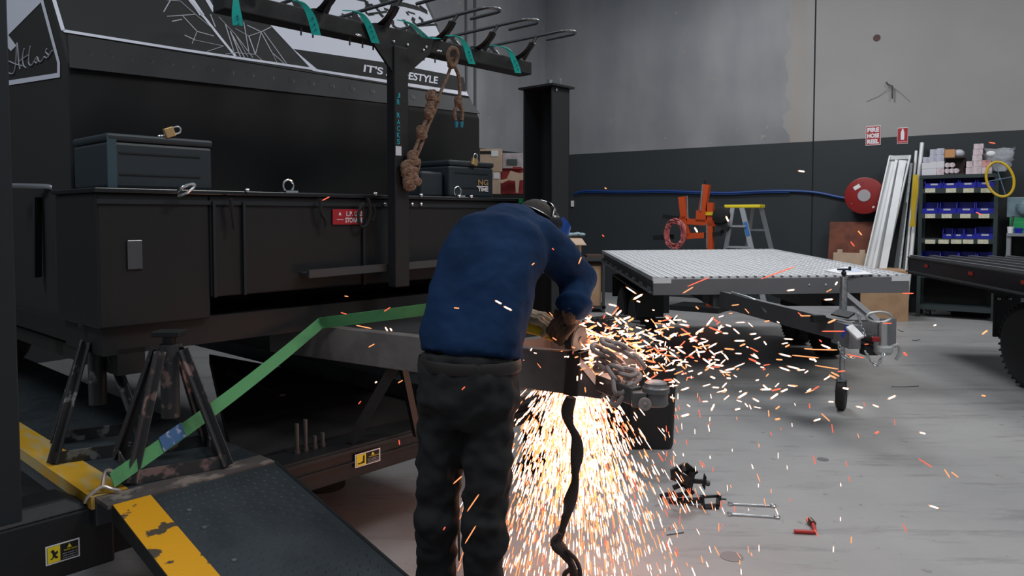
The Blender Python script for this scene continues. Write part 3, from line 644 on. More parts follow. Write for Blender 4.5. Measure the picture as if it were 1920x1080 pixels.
b = MB(); 
for dx in (-5, 5): p = hv(860 + dx, 228, vv); b.tube([p, p - V((0, 0, .03))], [.012, .008], 8)
o = b.build('dyed_end', mat('blue_dyed', (.02, .17, .25), .9), rp); o['label'] = 'blue dyed rope end'

# axle stands on the runway
def axle_stand(c, h, s, m, lab, rot, grp='axle stands'):
    t = thing('axle_stand', lab, 'axle stand', WF, c, grp); c = V(c); Rm = MX.Rotation(rot, 3, 'Z')
    feet = [Rm @ V((i * s, j * s, 0)) for i, j in ((-1, -1), (1, -1), (1, 1), (-1, 1))]
    for f in feet:
        b = MB(); top = c + f * .24 + V((0, 0, h * .86)); bot = c + f + V((0, 0, .004)); r_ = f.normalized() 
        b.beam(bot, top, .045, .005, up=r_); b.beam(bot + r_ * .004, top, .005, .045, up=r_); b.build('leg', m, t)
    b = MB()
    for k in range(4): b.beam(c + feet[k] + V((0, 0, .02)), c + feet[(k + 1) % 4] + V((0, 0, .02)), .006, .045)
    b.build('base_frame', m, t)
    b = MB(); b.cyl(c + V((0, 0, h * .35)), c + V((0, 0, h * .9)), .032); b.build('sleeve', m, t, smooth=True)
    b = MB(); b.cyl(c + V((0, 0, h * .8)), c + V((0, 0, h - .02)), .022); b.box((c.x - .05, c.y - .035, c.z + h - .02), (c.x + .05, c.y + .035, c.z + h)); b.build('saddle', BLK, t, bevel=.003)
rust = mat('flaked_black_paint', (.03, .03, .032), .6, col2=(.20, .13, .12), ns=16, lo=.56, hi=.63)
worn = mat('scuffed_black_paint', (.022, .023, .025), .55, col2=(.16, .17, .17), ns=18, lo=.60, hi=.66)
pB = atz(322, 868, .602); axle_stand((pB.x, pB.y, .602), .485, .155, rust, 'black axle stand with flaking paint behind the green strap', radians(35))
pA = atz(186, 838, .602); axle_stand((pA.x, pA.y, .602), .485, .150, worn, 'scuffed black axle stand left of the green strap', radians(30))
pC = atz(722, 790, .602)
t = thing('drawbar_prop', 'slanting black prop leg under the drawbar left of the man', 'prop', WF, (-.52, 3.3, .5))
q0, q1 = atY(712, 735, 3.25), atY(742, 682, 3.25); dq = q0 - q1; q2 = q1 + dq * ((q1.z - .505) / -dq.z)
b = MB(); b.beam(q2, q1, .045, .045); b.build('leg', BLK, t, WF)
b = MB(); q3 = V((q1.x + .02, q1.y + .05, q1.z)); b.beam(V((q3.x + .06, q3.y + .05, .505)), q3, .03, .03); b.build('leg', BLK, t, WF)
# black tray added between the runways to cover the lit floor with dark
t = thing('added_dark_tray', 'wide black tray added to darken the floor low between the hoist runways', 'jack', WF, (-1, 3.8, .4))
c0, c1 = atz(392, 664, .5), atz(800, 738, .5); c2 = HF @ V((1.76, .19, .5)); c3 = HF @ V((.66, .19, .5)); 
b = MB(); b.prism([c0, c1, c2, c3], (0, 0, -.07)); b.build('tray', BLKM, t, WF)
b = MB(); a0, a1 = atz(425, 700, .505), atz(530, 741, .505); b.beam(a0, a1, .03, .012); b.build('slide_rail', DGREY, t, WF)
b = MB(); m_ = (c0 + c1 + c2 + c3) / 4; b.cyl(V((m_.x, m_.y, .0)), V((m_.x, m_.y, .43)), .12); b.build('tray_support', BLKM, t, WF)
# battery / motor clutter below in the dark
# clutter seen under the camper at far left
b = MB(); p = atY(115, 528, 3.6); b.tube([p + V((0, 0, -.03)), p + V((0, 0, .02))], [.022, .026], 16); b.tube([p + V((0, 0, .02)), p + V((0, 0, .027))], [.026, .02], 16); o = b.build('marker_lamp', mat('orange_lens', (.55, .08, .02), .3)); tag(o, 'small orange marker lamp left of the toolbox', 'lamp')
tl = thing('camper_front_rail', 'chrome grab tube left of the toolbox beside the hoist post', 'rail', WF, atY(60, 350, 3.3))
b = MB(); b.tube(smoothcurve([atY(10, 348, 3.4), atY(60, 349, 3.3), atY(96, 351, 3.25), atY(103, 358, 3.25), atY(104, 364, 3.25)], 6), .012, 12); b.build('tube', mat('dull_chrome', (.30, .31, .34), .3, .7), tl, WF, smooth=True)
b = MB(); b.tube([atY(104, 362, 3.25), atY(104, 500, 3.25)], .012, 10); b.beam(atY(70, 370, 3.3), atY(70, 520, 3.3), .05, .01); b.build('bracket', BLK, tl, WF)
p = atY(130, 608, 3.9); b = MB(); b.sphere(p, .05, 14, 8, (1, .7, .4)); b.beam(p + V((0, 0, -.02)), p + V((0, 0, -.16)), .02, .02); o = b.build('tail_lamp', mat('dark_red', (.16, .015, .015), .35), smooth=True); tag(o, 'dark red lamp under the camper beside the hoist post', 'lamp')

# green ratchet strap
st = thing('ratchet_strap', 'green webbing tie-down strap from the runway hook up to the drawbar', 'strap', WF, (-1.0, 3.0, .6))
S0 = atz(210, 900, .64); S1 = atY(601, 606, 3.36); S2 = atY(800, 580, 3.25); S3 = atY(905, 566, 3.2)
P = [S0 + (S1 - S0) * (k / 10) - V((0, 0, .02 * sin(pi * k / 10))) for k in range(11)]
b = MB(); b.band(P + [S1 + V((.01, 0, .004))], V((.022, -.012, -.045)), .003); b.build('webbing', GREEN, st, WF)
b = MB(); b.band([S1 - V((.004, 0, .0)), S1 + (S2 - S1) * .5, S2, S3], V((.0, -.01, .052)), .003); b.build('webbing', GREEN, st, WF)
b = MB(); a_ = S0 + (S1 - S0) * .185; c_ = S0 + (S1 - S0) * .275; nn = V((0, -.004, .0015)) 
b.band([a_ + nn - V((0, 0, .008)), c_ + nn - V((0, 0, .012))], V((.022, -.012, -.045)) * 1.03, .003); o = b.build('label_patch', mat('blue_patch', (.03, .10, .24), .7, col2=(.35, .38, .5), ns=30, lo=.5, hi=.6), st, WF); o['label'] = 'blue and white printed label patch'
b = MB(); H0 = atz(166, 931, .60); jn = S0 + (H0 - S0) * .42
rr = .006; w_ = V((.02, -.012, -.03))
b.tube(smoothcurve([H0 + V((-.012, 0, -.02)), H0, jn, S0 + w_ * .9 + V((-.01, 0, 0)), S0 + w_ + V((.012, 0, 0))], 5), rr, 8); b.tube(smoothcurve([jn, S0 - w_ * .8 + V((-.01, 0, 0)), S0 - w_ * .9 + V((.012, 0, 0))], 5), rr, 8)
b.build('hook', mat('zinc_hook', (.55, .47, .42), .35, .6), st, WF, smooth=True)

# black strap wound round the drawbar, tail hanging to the floor
bs = thing('cargo_strap', 'black webbing strap wound round the drawbar with its tail hanging to the floor', 'strap', WF, (.2, 2.7, .9))
WEB = mat('black_webbing', (.035, .024, .021), .85, bump=.4, bs=200)
def bl(px): # point on beam front face for pixel column
    n = sidev; return onplane(px, 700, N0, n)
b = MB()
for dx in (0, 7, 13):
    q = bl(1069 + dx); t0 = dirn * .028; o_ = -sidev * (.004 + .003 * (dx / 7))
    ring = [q * 1, ]; zb, ztp = .92 - hh, .92 + hh
    pts = [V((q.x, q.y, zb - .006)) + o_ + dirn * (-.012), V((q.x, q.y, ztp + .006)) + o_ + dirn * .004, V((q.x, q.y, ztp + .006)) + sidev * (wd + .006) + dirn * .004, V((q.x, q.y, zb - .006)) + sidev * (wd + .006), V((q.x, q.y, zb - .006)) + o_ + dirn * (-.012)]
    b.band(pts, t0, .003)
b.each('wrap', WEB, bs, WF)
tail = [(1071, 745), (1064, 770), (1068, 795), (1080, 820), (1082, 850), (1079, 880), (1078, 905), (1070, 935), (1062, 965), (1052, 1000), (1043, 1018), (1058, 1035), (1070, 1055), (1078, 1082)]
P = smoothcurve([atY(x, y, 2.66 + .01 * sin(i)) for i, (x, y) in enumerate(tail)], 6)
end = P[-1]; P += [V((end.x + .02, end.y, end.z - .1)), V((end.x + .03, end.y - .01, .02))]
b = MB(); b.tube(P, [(.0200 + .006 * sin(i * .33), .010 + .003 * cos(i * .4)) for i in range(len(P))], 10, flat=(1, .3, 0)); b.build('tail', WEB, bs, WF, smooth=True)
b = MB(); b.tube(smoothcurve([atY(x, y, 2.65) for x, y in ((1050, 1000), (1040, 1022), (1055, 1042), (1072, 1062), (1058, 1078), (1070, 1100))], 6), .009, 8); b.tube(smoothcurve([atY(x, y, 2.64) for x, y in ((1060, 1030), (1080, 1050), (1088, 1075), (1085, 1100))], 6), .008, 8); b.build('loose_loop', WEB, bs, WF, smooth=True)
# =================================================================== RIGHT SIDE: bin, tyre, trailers
binc = atz(1222, 846, 0)
t = thing('rubbish_bin', 'black plastic bin standing behind the drawbar coupling', 'bin', WF, (binc.x, binc.y + .16, 0))
cx, cy = binc.x, binc.y + .17
def rrect(cx, cy, hx, hy, r, z, n=5):
    out = []
    for qx, qy, a0 in ((1, 1, 0), (-1, 1, pi / 2), (-1, -1, pi), (1, -1, 3 * pi / 2)):
        for k in range(n + 1): a = a0 + pi / 2 * k / n; out.append(V((cx + qx * (hx - r) + r * cos(a), cy + qy * (hy - r) + r * sin(a), z)))
    return out
def loftrings(b, rings, cap0=True, cap1=True):
    n = len(rings[0]); vs = [v for r in rings for v in r]; fs = []
    for i in range(len(rings) - 1):
        for k in range(n): l = (k + 1) % n; fs.append((i * n + k, i * n + l, (i + 1) * n + l, (i + 1) * n + k))
    if cap0: fs.append(tuple(range(n))[::-1])
    if cap1: fs.append(tuple((len(rings) - 1) * n + k for k in range(n)))
    b.add(vs, fs); return b
b = MB(); loftrings(b, [rrect(cx, cy, .14, .14, .04, 0), rrect(cx, cy, .150, .15, .045, .03), rrect(cx, cy, .165, .165, .04, .60), rrect(cx, cy, .155, .155, .035, .60), rrect(cx, cy, .14, .14, .035, .05)]); b.build('bin_body', mat('bin_black', (.008, .008, .009), .5), t, smooth=True)
b = MB(); loftrings(b, [rrect(cx, cy, .185, .185, .05, .585), rrect(cx, cy, .185, .185, .05, .605), rrect(cx, cy, .165, .165, .045, .605), rrect(cx, cy, .165, .165, .045, .585)], False, False); b.build('rim', MATS['bin_black'], t, smooth=True)
def wheel(t, c, ax, R_, W_, tm=RUB, rimm=DGREY, rimR=.6, name='tyre'):
    ax = V(ax).normalized(); b = MB(); o = V(c) - ax * W_ / 2
    b.lathe(o, ax, [(.01, R_ * rimR), (0, R_ * .85), (W_ * .12, R_ * .975), (W_ * .5, R_), (W_ * .88, R_ * .975), (W_, R_ * .85), (W_ - .01, R_ * rimR)], 40)
    x = ax.orthogonal().normalized(); y = ax.cross(x)
    for k in range(44):
        a = 2 * pi * k / 44; r = x * cos(a) + y * sin(a); tg = ax.cross(r)
        for j, s_ in ((.2, 1), (.5, -1), (.8, 1)): m_ = o + ax * (W_ * j) + r * (R_ * .985); b.beam(m_ - ax * W_ * .12 - tg * .008 * s_, m_ + ax * W_ * .12 + tg * .008 * s_, .016, R_ * .05, up=r)
    ty = b.build(name, tm, t, WF, smooth=False)
    b = MB(); b.lathe(o + ax * W_ * .12, ax, [(0, .03), (.01, R_ * .2), (.03, R_ * .45), (0, R_ * rimR), (W_ * .76, R_ * rimR), (W_ * .73, R_ * .3), (W_ * .74, .03)], 32); b.build('rim', rimm, t, WF, smooth=True)
tc_ = V((.80, 5.0, .36)); tc_ = atz(1150, 800, 0); tc_ = V((tc_.x, 5.35, .39))
t = thing('spare_wheel', 'upright off-road spare wheel with chunky tread behind the drawbar', 'wheel', WF, (tc_.x, tc_.y, 0))
wheel(t, tc_, (.80, .6, 0), .39, .29, mat('dusty_rubber', (.05, .05, .052), .8))
# silver flatbed trailer
ft = thing('flatbed_trailer', 'unhitched flatbed trailer with a silver ribbed deck and grey drawbar', 'flatbed trailer', TF, (1.15, 1.7, -.956))
DW, DL = 2.3, 3.37
def deckmat():
    m = bpy.data.materials.new('ribbed_deck'); m.use_nodes = True; nt = m.node_tree; N = nt.nodes.new; L = nt.links.new; b = nt.nodes['Principled BSDF']
    tc = N('ShaderNodeTexCoord'); sp = N('ShaderNodeSeparateXYZ'); L(tc.outputs['Object'], sp.inputs[0])
    def mt(op, a, c=0.):
        x = N('ShaderNodeMath'); x.operation = op
        for i, q in enumerate((a, c)):
            if isinstance(q, (int, float)): x.inputs[i].default_value = q
            else: L(q, x.inputs[i])
        return x.outputs[0]
    X = mt('MULTIPLY', sp.outputs['X'], 1 / .04); Y = mt('MULTIPLY', sp.outputs['Y'], 1 / .085)
    fx = mt('FRACT', mt('ADD', X, 100.)); fl = mt('FLOOR', X); od = mt('MULTIPLY', mt('MODULO', mt('ADD', fl, 100.), 2.), .5)
    fy = mt('FRACT', mt('ADD', mt('ADD', Y, 100.), od))
    a = mt('MULTIPLY', mt('COMPARE', fx, .5), 1.); a.node.inputs[0]
    ca = N('ShaderNodeMath'); ca.operation = 'COMPARE'; L(fx, ca.inputs[0]); ca.inputs[1].default_value = .5; ca.inputs[2].default_value = .30
    cb = N('ShaderNodeMath'); cb.operation = 'COMPARE'; L(fy, cb.inputs[0]); cb.inputs[1].default_value = .5; cb.inputs[2].default_value = .26
    f = mt('MULTIPLY', ca.outputs[0], cb.outputs[0])
    mx = N('ShaderNodeMixRGB'); L(f, mx.inputs[0]); mx.inputs[1].default_value = (.86, .87, .89, 1); mx.inputs[2].default_value = (.20, .205, .21, 1)  # dark slots painted into the colour for the shade inside the perforations
    L(mx.outputs[0], b.inputs['Base Color']); b.inputs['Roughness'].default_value = .42; b.inputs['Metallic'].default_value = .25
    bp = N('ShaderNodeBump'); bp.inputs['Strength'].default_value = .6; bp.inputs['Distance'].default_value = .006; bp.invert = True; L(f, bp.inputs['Height']); L(bp.outputs[0], b.inputs['Normal']); return m
b = MB(); b.box((.02, .04, -.02), (DW - .02, DL, -.004)); b.build('deck', deckmat(), ft)
b = MB()
for k in range(29): x = .04 + k * .08; b.box((x - .004, .03, -.004), (x + .004, DL, .003))
b.build('deck_rib', ALU, ft)
GP = mat('grey_powdercoat', (.15, .15, .16), .5)
b = MB(); b.box((0, 0, -.165), (DW, .04, -.02)); b.build('front_rail', GP, ft, bevel=.003)
b = MB(); b.box((0, 0, -.03), (.05, DL, .0)); b.box((-.008, 0, -.035), (0, DL, .002)); b.box((DW - .05, 0, -.03), (DW, DL, .0)); b.box((0, DL - .04, -.16), (DW, DL, 0)); b.build('edge_strip', ALU, ft)
b = MB(); b.box((0.0, 0.04, -.165), (.05, DL, -.10)); b.box((.01, .04, -.10), (.045, DL, -.03)); b.box((DW - .05, .04, -.165), (DW, DL, -.03)); b.each('side_rail', DGREY, ft)
b = MB(); b.box((-.03, .04, -.15), (.0, DL, -.135)); 
for k in range(9): b.box((-.03, .1 + k * .4, -.15), (0.0, .13 + k * .4, -.10))
b.build('rope_rail', GP, ft)
b = MB(); b.box((0, -.004, -.058), (.16, 0, -.01)); b.box((DW - .16, -.004, -.058), (DW, 0, -.01)); rf = b.each('corner_reflector', WPAP, ft); rf['label'] = 'white corner marker'
b = MB(); 
for x in (1.40, 1.55): b.lathe((x, -.001, -.09), (0, -1, 0), [(0, .012), (.004, .008)], 12)
b.each('bolt', GALV, ft)
b = MB()
for y in (.6, 1.2, 1.8, 2.4, 3.0): b.box((.1, y, -.165), (DW - .1, y + .05, -.02))
b.box((.55, .04, -.28), (.62, DL, -.165)); b.box((DW - .62, .04, -.28), (DW - .55, DL, -.165)); b.each('cross_bearer', DGREY, ft)
for sx in (0.03, DW - .27):
    for yy in (1.35, 2.15):
        c = TF @ V((sx + .12, yy, 0)); c.z = .335
        wheel(ft, c, e1, .335, .20, RUB, GALV)
    b = MB(); b.box((sx - .01, .88, -.26), (sx + .25, 2.62, -.24)); b.box((sx - .01, .86, -.50), (sx + .25, .875, -.25)); b.box((sx - .01, 2.62, -.52), (sx + .25, 2.635, -.25)); b.build('mudguard', BLK, ft)
    b = MB()
    for yy in (1.35, 2.15): b.beam((sx + .12, yy, -.62), (sx + (.5 if sx < 1 else -.3), yy, -.62), .05, .05)
    b.box((sx + .3 - (.4 if sx > 1 else 0), 1.1, -.5), (sx + .36 - (.4 if sx > 1 else 0), 2.4, -.28)); b.build('axle', DGREY, ft)
GPD = mat('grey_drawbar', (.062, .063, .068), .5)
LB0, LB1 = V((1.80, 6.95, .765)), V((2.345, 5.13, .69)); RB0, RB1 = V((3.05, 6.95, .765)), V((2.54, 5.10, .69))
b = MB(); b.beam(LB0, LB1, .05, .14); b.build('drawbar_beam', GPD, ft, WF, bevel=.003)
b = MB(); b.beam(RB0, RB1, .05, .14); b.build('drawbar_beam', GPD, ft, WF, bevel=.003)
b = MB(); b.beam(LB0 + V((0, 0, .072)), LB1 + V((0, 0, .072)), .052, .004); b.beam(RB0 + V((0, 0, .072)), RB1 + V((0, 0, .072)), .052, .004); b.each('beam_flange', GP, ft, WF)
b = MB(); b.prism([(2.10, 6.0, .766), (2.78, 6.0, .766), (2.60, 5.35, .745), (2.30, 5.35, .745)], (0, 0, .008)); b.box((2.28, 5.02, .60), (2.36, 5.3, .76)); b.beam((2.34, 5.09, .69), (2.62, 5.11, .69), .008, .17); b.box((2.52, 5.08, .60), (2.63, 5.09, .80)); b.build('hitch_plate', GP, ft, WF)
# jockey wheel
jp = atz(1577, 768, 0); jx, jy = jp.x, jp.y
b = MB(); b.cyl((jx, jy, .74), (jx, jy, 1.02), .028); b.cyl((jx, jy, 1.02), (jx, jy, 1.035), .033); b.cyl((jx, jy, .23), (jx, jy, .78), .020); b.build('jockey_stand', GALV, ft, WF, smooth=True)
b = MB(); b.cyl((jx, jy, 1.03), (jx, jy, 1.09), .012); b.cyl((jx - .05, jy, 1.09), (jx + .05, jy, 1.09), .007); b.cyl((jx + .045, jy, 1.08), (jx + .045, jy, 1.11), .01); b.sphere((jx, jy, 1.06), .02, 10, 8); b.build('crank_handle', BLK, ft, WF, smooth=True)
axj = V((.86, -.5, 0)).normalized()
b = MB(); b.beam(V((jx, jy, .12)) - axj * .045, V((jx, jy, .24)) - axj * .04, .05, .006, up=axj); b.beam(V((jx, jy, .12)) + axj * .045, V((jx, jy, .24)) + axj * .04, .05, .006, up=axj); b.box((jx - .04, jy - .03, .225), (jx + .04, jy + .03, .24)); b.build('wheel_fork', GALV, ft, WF)
o_ = V((jx, jy, .115)) - axj * .033
b = MB(); b.lathe(o_, axj, [(0, .075), (0, .10), (.012, .114), (.054, .114), (.066, .10), (.066, .075)], 30); b.build('jockey_tyre', RUB, ft, WF, smooth=True)
b = MB(); b.lathe(o_ + axj * .004, axj, [(0, .015), (.0, .03), (.0, .064), (.0, .078), (.058, .078), (.058, .015)], 30)
for k in range(5): a = 2 * pi * k / 5; r = V((axj.y * 0, 0, 1)) * cos(a) + axj.cross(V((0, 0, 1))) * sin(a); b.beam(o_ - axj * .003 + r * .01, o_ - axj * .003 + r * .075, .018, .008, up=axj)
b.build('jockey_rim', mat('zinc_rim', (.35, .50, .46), .35, .6), ft, WF, smooth=True)
# coupling, handbrake, chains
b = MB(); cpx = V((2.50, 5.0, .66)); b.cyl(cpx + V((0, 0, -.06)), cpx + V((0, 0, .13)), .026); b.lathe(cpx + V((0, 0, -.09)), (0, 0, 1), [(0, .05), (.02, .065), (.05, .06), (.06, .03)], 24); b.tube(smoothcurve([cpx + V((.04, 0, -.05)), cpx + V((.10, 0, -.03)), cpx + V((.115, 0, -.08)), cpx + V((.09, 0, -.13))], 6), .011, 8)
b.tube([cpx + V((-.03 + .07 * cos(a) * 1.2, 0, .16 + .035 * sin(a))) for a in [2 * pi * k / 18 for k in range(18)]], .009, 8, closed=True); b.box((2.44, 5.0, .61), (2.53, 5.1, .66)); b.build('coupling', mat('cast_grey', (.36, .38, .38), .45, .4), ft, WF, smooth=True)
b = MB(); b.tube([cpx + V((-.12, .05, .02)), cpx + V((-.055, .01, .01))], [.03, .034], 16); b.box((2.38, 5.0, .56), (2.47, 5.08, .62)); b.build('coupling_damper', BLK, ft, WF, smooth=True)
b = MB(); b.box((cpx.x - .085, cpx.y - .03, .655), (cpx.x - .03, cpx.y + .0, .69)); b.build('red_latch', RED, ft, WF, bevel=.008)
b = MB(); h0 = atY(1592, 612, 4.95); h1 = atY(1614, 634, 4.85); b.beam(h0, h1, .052, .02, up=(0, -1, .3)); b.build('brake_cover', WPAP, ft, WF, bevel=.004)
b = MB(); h0 = atY(1589, 610, 5.0); h1 = atY(1579, 632, 5.0); b.beam(h0, h1, .022, .012); b.build('blue_bracket', mat('blue_paint', (.01, .04, .30), .4), ft, WF)
for i, c in enumerate((((1608, 588), (1612, 600), (1616, 615), (1622, 630)), ((1572, 642), (1578, 662), (1588, 672), (1603, 670)), ((1622, 658), (1632, 676), (1645, 686), (1652, 672), (1658, 662)))):
    chain([atY(x, y, 4.92 + .03 * sin(i + k)) for k, (x, y) in enumerate(c)], .038, .024, .0045, i + 9).build('safety_chain', GALV, ft, WF, smooth=True)
b = MB(); b.beam(atY(1565, 585, 5.4), atY(1597, 592, 5.3), .10, .012, up=(0, -.5, 1)); b.box((2.15, 5.3, .74), (2.24, 5.36, .79)); b.build('brake_lever', BLK, ft, WF)
b = MB(); b.tube(smoothcurve([V((1.92, 6.5, .83)), V((2.02, 6.2, .80)), V((2.06, 6.0, .72))], 6), .012, 8); b.build('brake_cable', GALV, ft, WF, smooth=True)
b = MB(); p = TF @ V((.9, .5, -.2)); b.box((p.x - .03, p.y, p.z - .03), (p.x + .03, p.y + .05, p.z + .03)); o = b.build('side_marker', ORG, ft, WF)
# paper sheet on deck
def tfp(x, y): return fpl(TF, x, y, 2, .004)
q = [tfp(*k) for k in ((1546, 507), (1590, 500), (1640, 514), (1590, 516))]
b = MB(); b.prism(q, (0, 0, .002)); o = b.build('paper_sheet', WPAP, None, TF); tag(o, 'white paper sheet lying flat on the silver deck corner', 'paper')
q = [tfp(*k) for k in ((1568, 503), (1605, 503), (1618, 510), (1575, 511))]
b = MB(); b.prism([k + V((0, 0, .0025)) for k in q], (0, 0, .002)); o = b.build('paper_sheet', mat('paper_blueish', (.50, .55, .66), .7), None, TF); tag(o, 'smaller printed sheet on top of the white paper', 'paper')

# black flatbed trailer on the right
bt = thing('flatbed_trailer', 'black flatbed trailer cut by the right edge of the photo', 'flatbed trailer', WF, (5.4, 6.9, 0))
A0, A1 = atz(1703, 481, 1.05), atz(1922, 513, 1.05)
A1 = A0 + (A1 - A0) * 1.25; W_ = V((2.1, -.25, 0)); dn = (A1 - A0).normalized()
DKB = mat('black_deck', (.02, .022, .025), .35)
b = MB(); b.prism([A0, A1, A1 + W_, A0 + W_], (0, 0, -.03)); b.build('deck', DKB, bt, WF)
b = MB()
for k in range(11): o_ = W_ * (.02 + k * .095); b.beam(A0 + o_ + V((0, 0, .008)), A1 + o_ + V((0, 0, .008)), .05, .018)
b.each('deck_slat', mat('deck_slat_grey', (.10, .105, .115), .35, .3), bt, WF)
b = MB(); b.prism([A0 + V((0, 0, -.03)), A1 + V((0, 0, -.03)), A1 + V((0, 0, -.19)), A0 + V((0, 0, -.19))], W_.normalized() * .05); b.prism([A0 + V((0, 0, -.03)), A0 + W_ + V((0, 0, -.03)), A0 + W_ + V((0, 0, -.19)), A0 + V((0, 0, -.19))], dn * .05); b.each('side_rail', BLKG, bt, WF)
b = MB(); b.beam(A0 + V((-.012, 0, -.16)), A1 + V((-.012, 0, -.16)), .02, .015); b.beam(A0 + V((-.004, 0, -.005)), A1 + V((-.004, 0, -.005)), .012, .014); b.build('rope_rail', DGREY, bt, WF)
b = MB(); rl = mat('red_reflector', (.28, .02, .01), .4)
for k in (.17, .50, .80): p = A0 + (A1 - A0) * k + V((-.006, 0, -.07)); b.beam(p - dn * .045, p + dn * .045, .006, .03)
b.each('reflector', rl, bt, WF)
wp = atz(1935, 735, 0); wc = V((wp.x + .12, 6.35, .38))
wheel(bt, wc, (1, .12, 0), .39, .24)
b = MB(); g0 = atY(1862, 632, 6.9); g1 = atY(1893, 632, 6.9); b.prism([(g0.x, 6.9, g0.z), (g1.x + .1, 6.9, g0.z), (g1.x + .1, 6.9, .88), (g0.x, 6.9, .88)], (0, .02, 0)); b.build('mudflap', BLK, bt, WF, bevel=.01)
b = MB(); b.box((wc.x - .2, 5.9, .80), (wc.x + .25, 6.85, .83)); b.build('mudguard', BLK, bt, WF)
b = MB(); 
for px in (1873, 1893): p = atY(px, 560, 6.88); b.sphere(p, .014, 8, 6)
b.each('bolt', CHROME, bt, WF)

# =================================================================== WALL THINGS (room frame)
def pk(x, y, k): q = rk(x, y, k); return V((q.x, -k, q.z))
# compressed air hose along the wall
pts = [(1078, 362), (1100, 358), (1150, 359), (1185, 359), (1240, 358), (1300, 360), (1360, 362), (1420, 359), (1480, 358), (1530, 361), (1570, 369), (1600, 374)]
b = MB(); b.tube(smoothcurve([pk(x, y, .03) for x, y in pts], 6), .022, 8); b.tube(smoothcurve([pk(x, y + 3, .05) for x, y in pts[:9]], 6), .007, 6)
o = b.build('air_hose', BLUEH, None, RF, smooth=True); tag(o, 'blue hose running along the dark painted wall', 'hose')
# fire hose reel
c = pk(1621, 367, .30)
t = thing('fire_hose_reel', 'round red fire hose reel mounted on the dark wall', 'hose reel', RF, c)
b = MB(); b.lathe((c.x, -.34, c.z), (0, 1, 0), [(0, .27), (.006, .285), (.012, .285), (.014, .10), (.16, .10), (.162, .285), (.172, .285), (.176, .1)], 48); b.build('drum', RED, t, smooth=True)
b = MB(); b.lathe((c.x, -.35, c.z), (0, 1, 0), [(0, .02), (.0, .09), (.008, .095)], 32); b.build('hub_disc', mat('hub_grey', (.36, .34, .36), .5), t, smooth=True)
b = MB(); M_ = MX.Rotation(radians(-32), 3, 'Y'); b.box((c.x - .155, -.345, c.z + .105), (c.x - .055, -.341, c.z + .165), M_); b.box((c.x + .12, -.345, c.z - .19), (c.x + .155, -.341, c.z - .165), M_); b.each('instruction_label', WPAP, t)
b = MB(); 
for a in (95, 215, 335): b.sphere((c.x + .22 * cos(radians(a)), -.343, c.z + .22 * sin(radians(a))), .01, 8, 6)
b.each('screw', CHROME, t)
b = MB(); b.tube([(c.x + .0, -.26, c.z + .0), (c.x, 0, c.z)], .03, 12); b.box((c.x - .1, -.02, c.z - .15), (c.x + .1, 0, c.z + .15)); b.build('wall_bracket', RED, t)
b = MB()
for k in range(5): r = .12 + .025 * k; b.tube([(c.x + r * cos(a), -.26 + .02 * (k % 2), c.z + r * sin(a)) for a in [2 * pi * j / 30 for j in range(30)]], .012, 6, closed=True)
b.build('hose', BLKM, t)
# signs
def sign(x0, y0, x1, y1, lab, words, name='fire_sign'):
    P = pk(x0, y1, .012); Q = pk(x1, y1, .012); R_ = pk(x0, y0, .012); X = V((Q.x - P.x, 0, 0)); Y = V((0, 0, R_.z - P.z))
    t = thing(name, lab, 'sign', RF, P)
    b = MB(); b.prism([P, P + X, P + X + Y, P + Y], (0, .01, 0)); b.build('sign_board', WPAP, t)
    b = MB(); b.prism([P + X * .03 + Y * .03, P + X * .97 + Y * .03, P + X * .97 + Y * .97, P + X * .03 + Y * .97], (0, -.002, 0)); b.build('red_field', REDS, t); return t, P + V((0, -.003, 0)), X, Y
t, P, X, Y = sign(1623, 237, 1651, 273, 'red fire hose reel sign on the wall', 3)
for w_, y0 in (('FIRE', .68), ('HOSE', .38), ('REEL', .08)): text(w_, P + X * .10 + Y * y0, X * .8, Y * .23, WPAP, t, fr=RF, bold=.05)
t, P, X, Y = sign(1682, 240, 1702, 270, 'small red fire extinguisher sign on the wall', 1)
b = MB(); q = [(.38, .25), (.62, .25), (.64, .3), (.64, .72), (.58, .82), (.56, .92), (.44, .92), (.42, .82), (.36, .72), (.36, .3)]; b.prism([P + X * (.5 + (u - .5) * 1.2) + Y * v for u, v in q], (0, -.001, 0)); b.build('extinguisher_symbol', WPAP, t)
b = MB(); b.prism([P + X * .1 + Y * .08, P + X * .9 + Y * .08, P + X * .9 + Y * .15, P + X * .1 + Y * .15], (0, -.001, 0)); b.build('text_strip', mat('pale_red', (.6, .25, .25), .6), t)
# iron hook and wires high on wall
t = thing('wall_anchor', 'thin dark iron hook with two wires high on the pale wall', 'hook', RF, pk(1672, 170, .03))
b = MB(); b.tube([pk(1662, 154, .03), pk(1664, 158, .05), pk(1673, 161, .06), pk(1673, 185, .06)], .012, 8); b.build('hook', mat('dark_iron', (.05, .05, .05), .6), t)
b = MB(); b.tube([pk(1671, 162, .04), pk(1648, 180, .01), pk(1625, 190, .01)], .003, 6); b.tube([pk(1673, 162, .04), pk(1690, 175, .01), pk(1706, 190, .01)], .003, 6); b.each('wire', mat('wire_grey', (.2, .2, .19), .6), t)
b = MB(); q = pk(1644, 71, .004); b.lathe((q.x, -.004, q.z), (0, -1, 0), [(0, .055), (.004, .045), (.002, .01)], 12); o = b.build('bolt_recess', mat('brown_stain', (.09, .055, .05), .9), None, RF); tag(o, 'dark brown patched bolt hole high on the pale wall', 'wall recess')
b = MB(); q = pk(1073, 382, .02); b.box((q.x - .03, -.03, q.z - .06), (q.x + .03, 0, q.z + .06)); o = b.build('light_switch', WPAP, None, RF, bevel=.004); tag(o, 'small white switch on the dark wall beside the hoist post', 'switch')

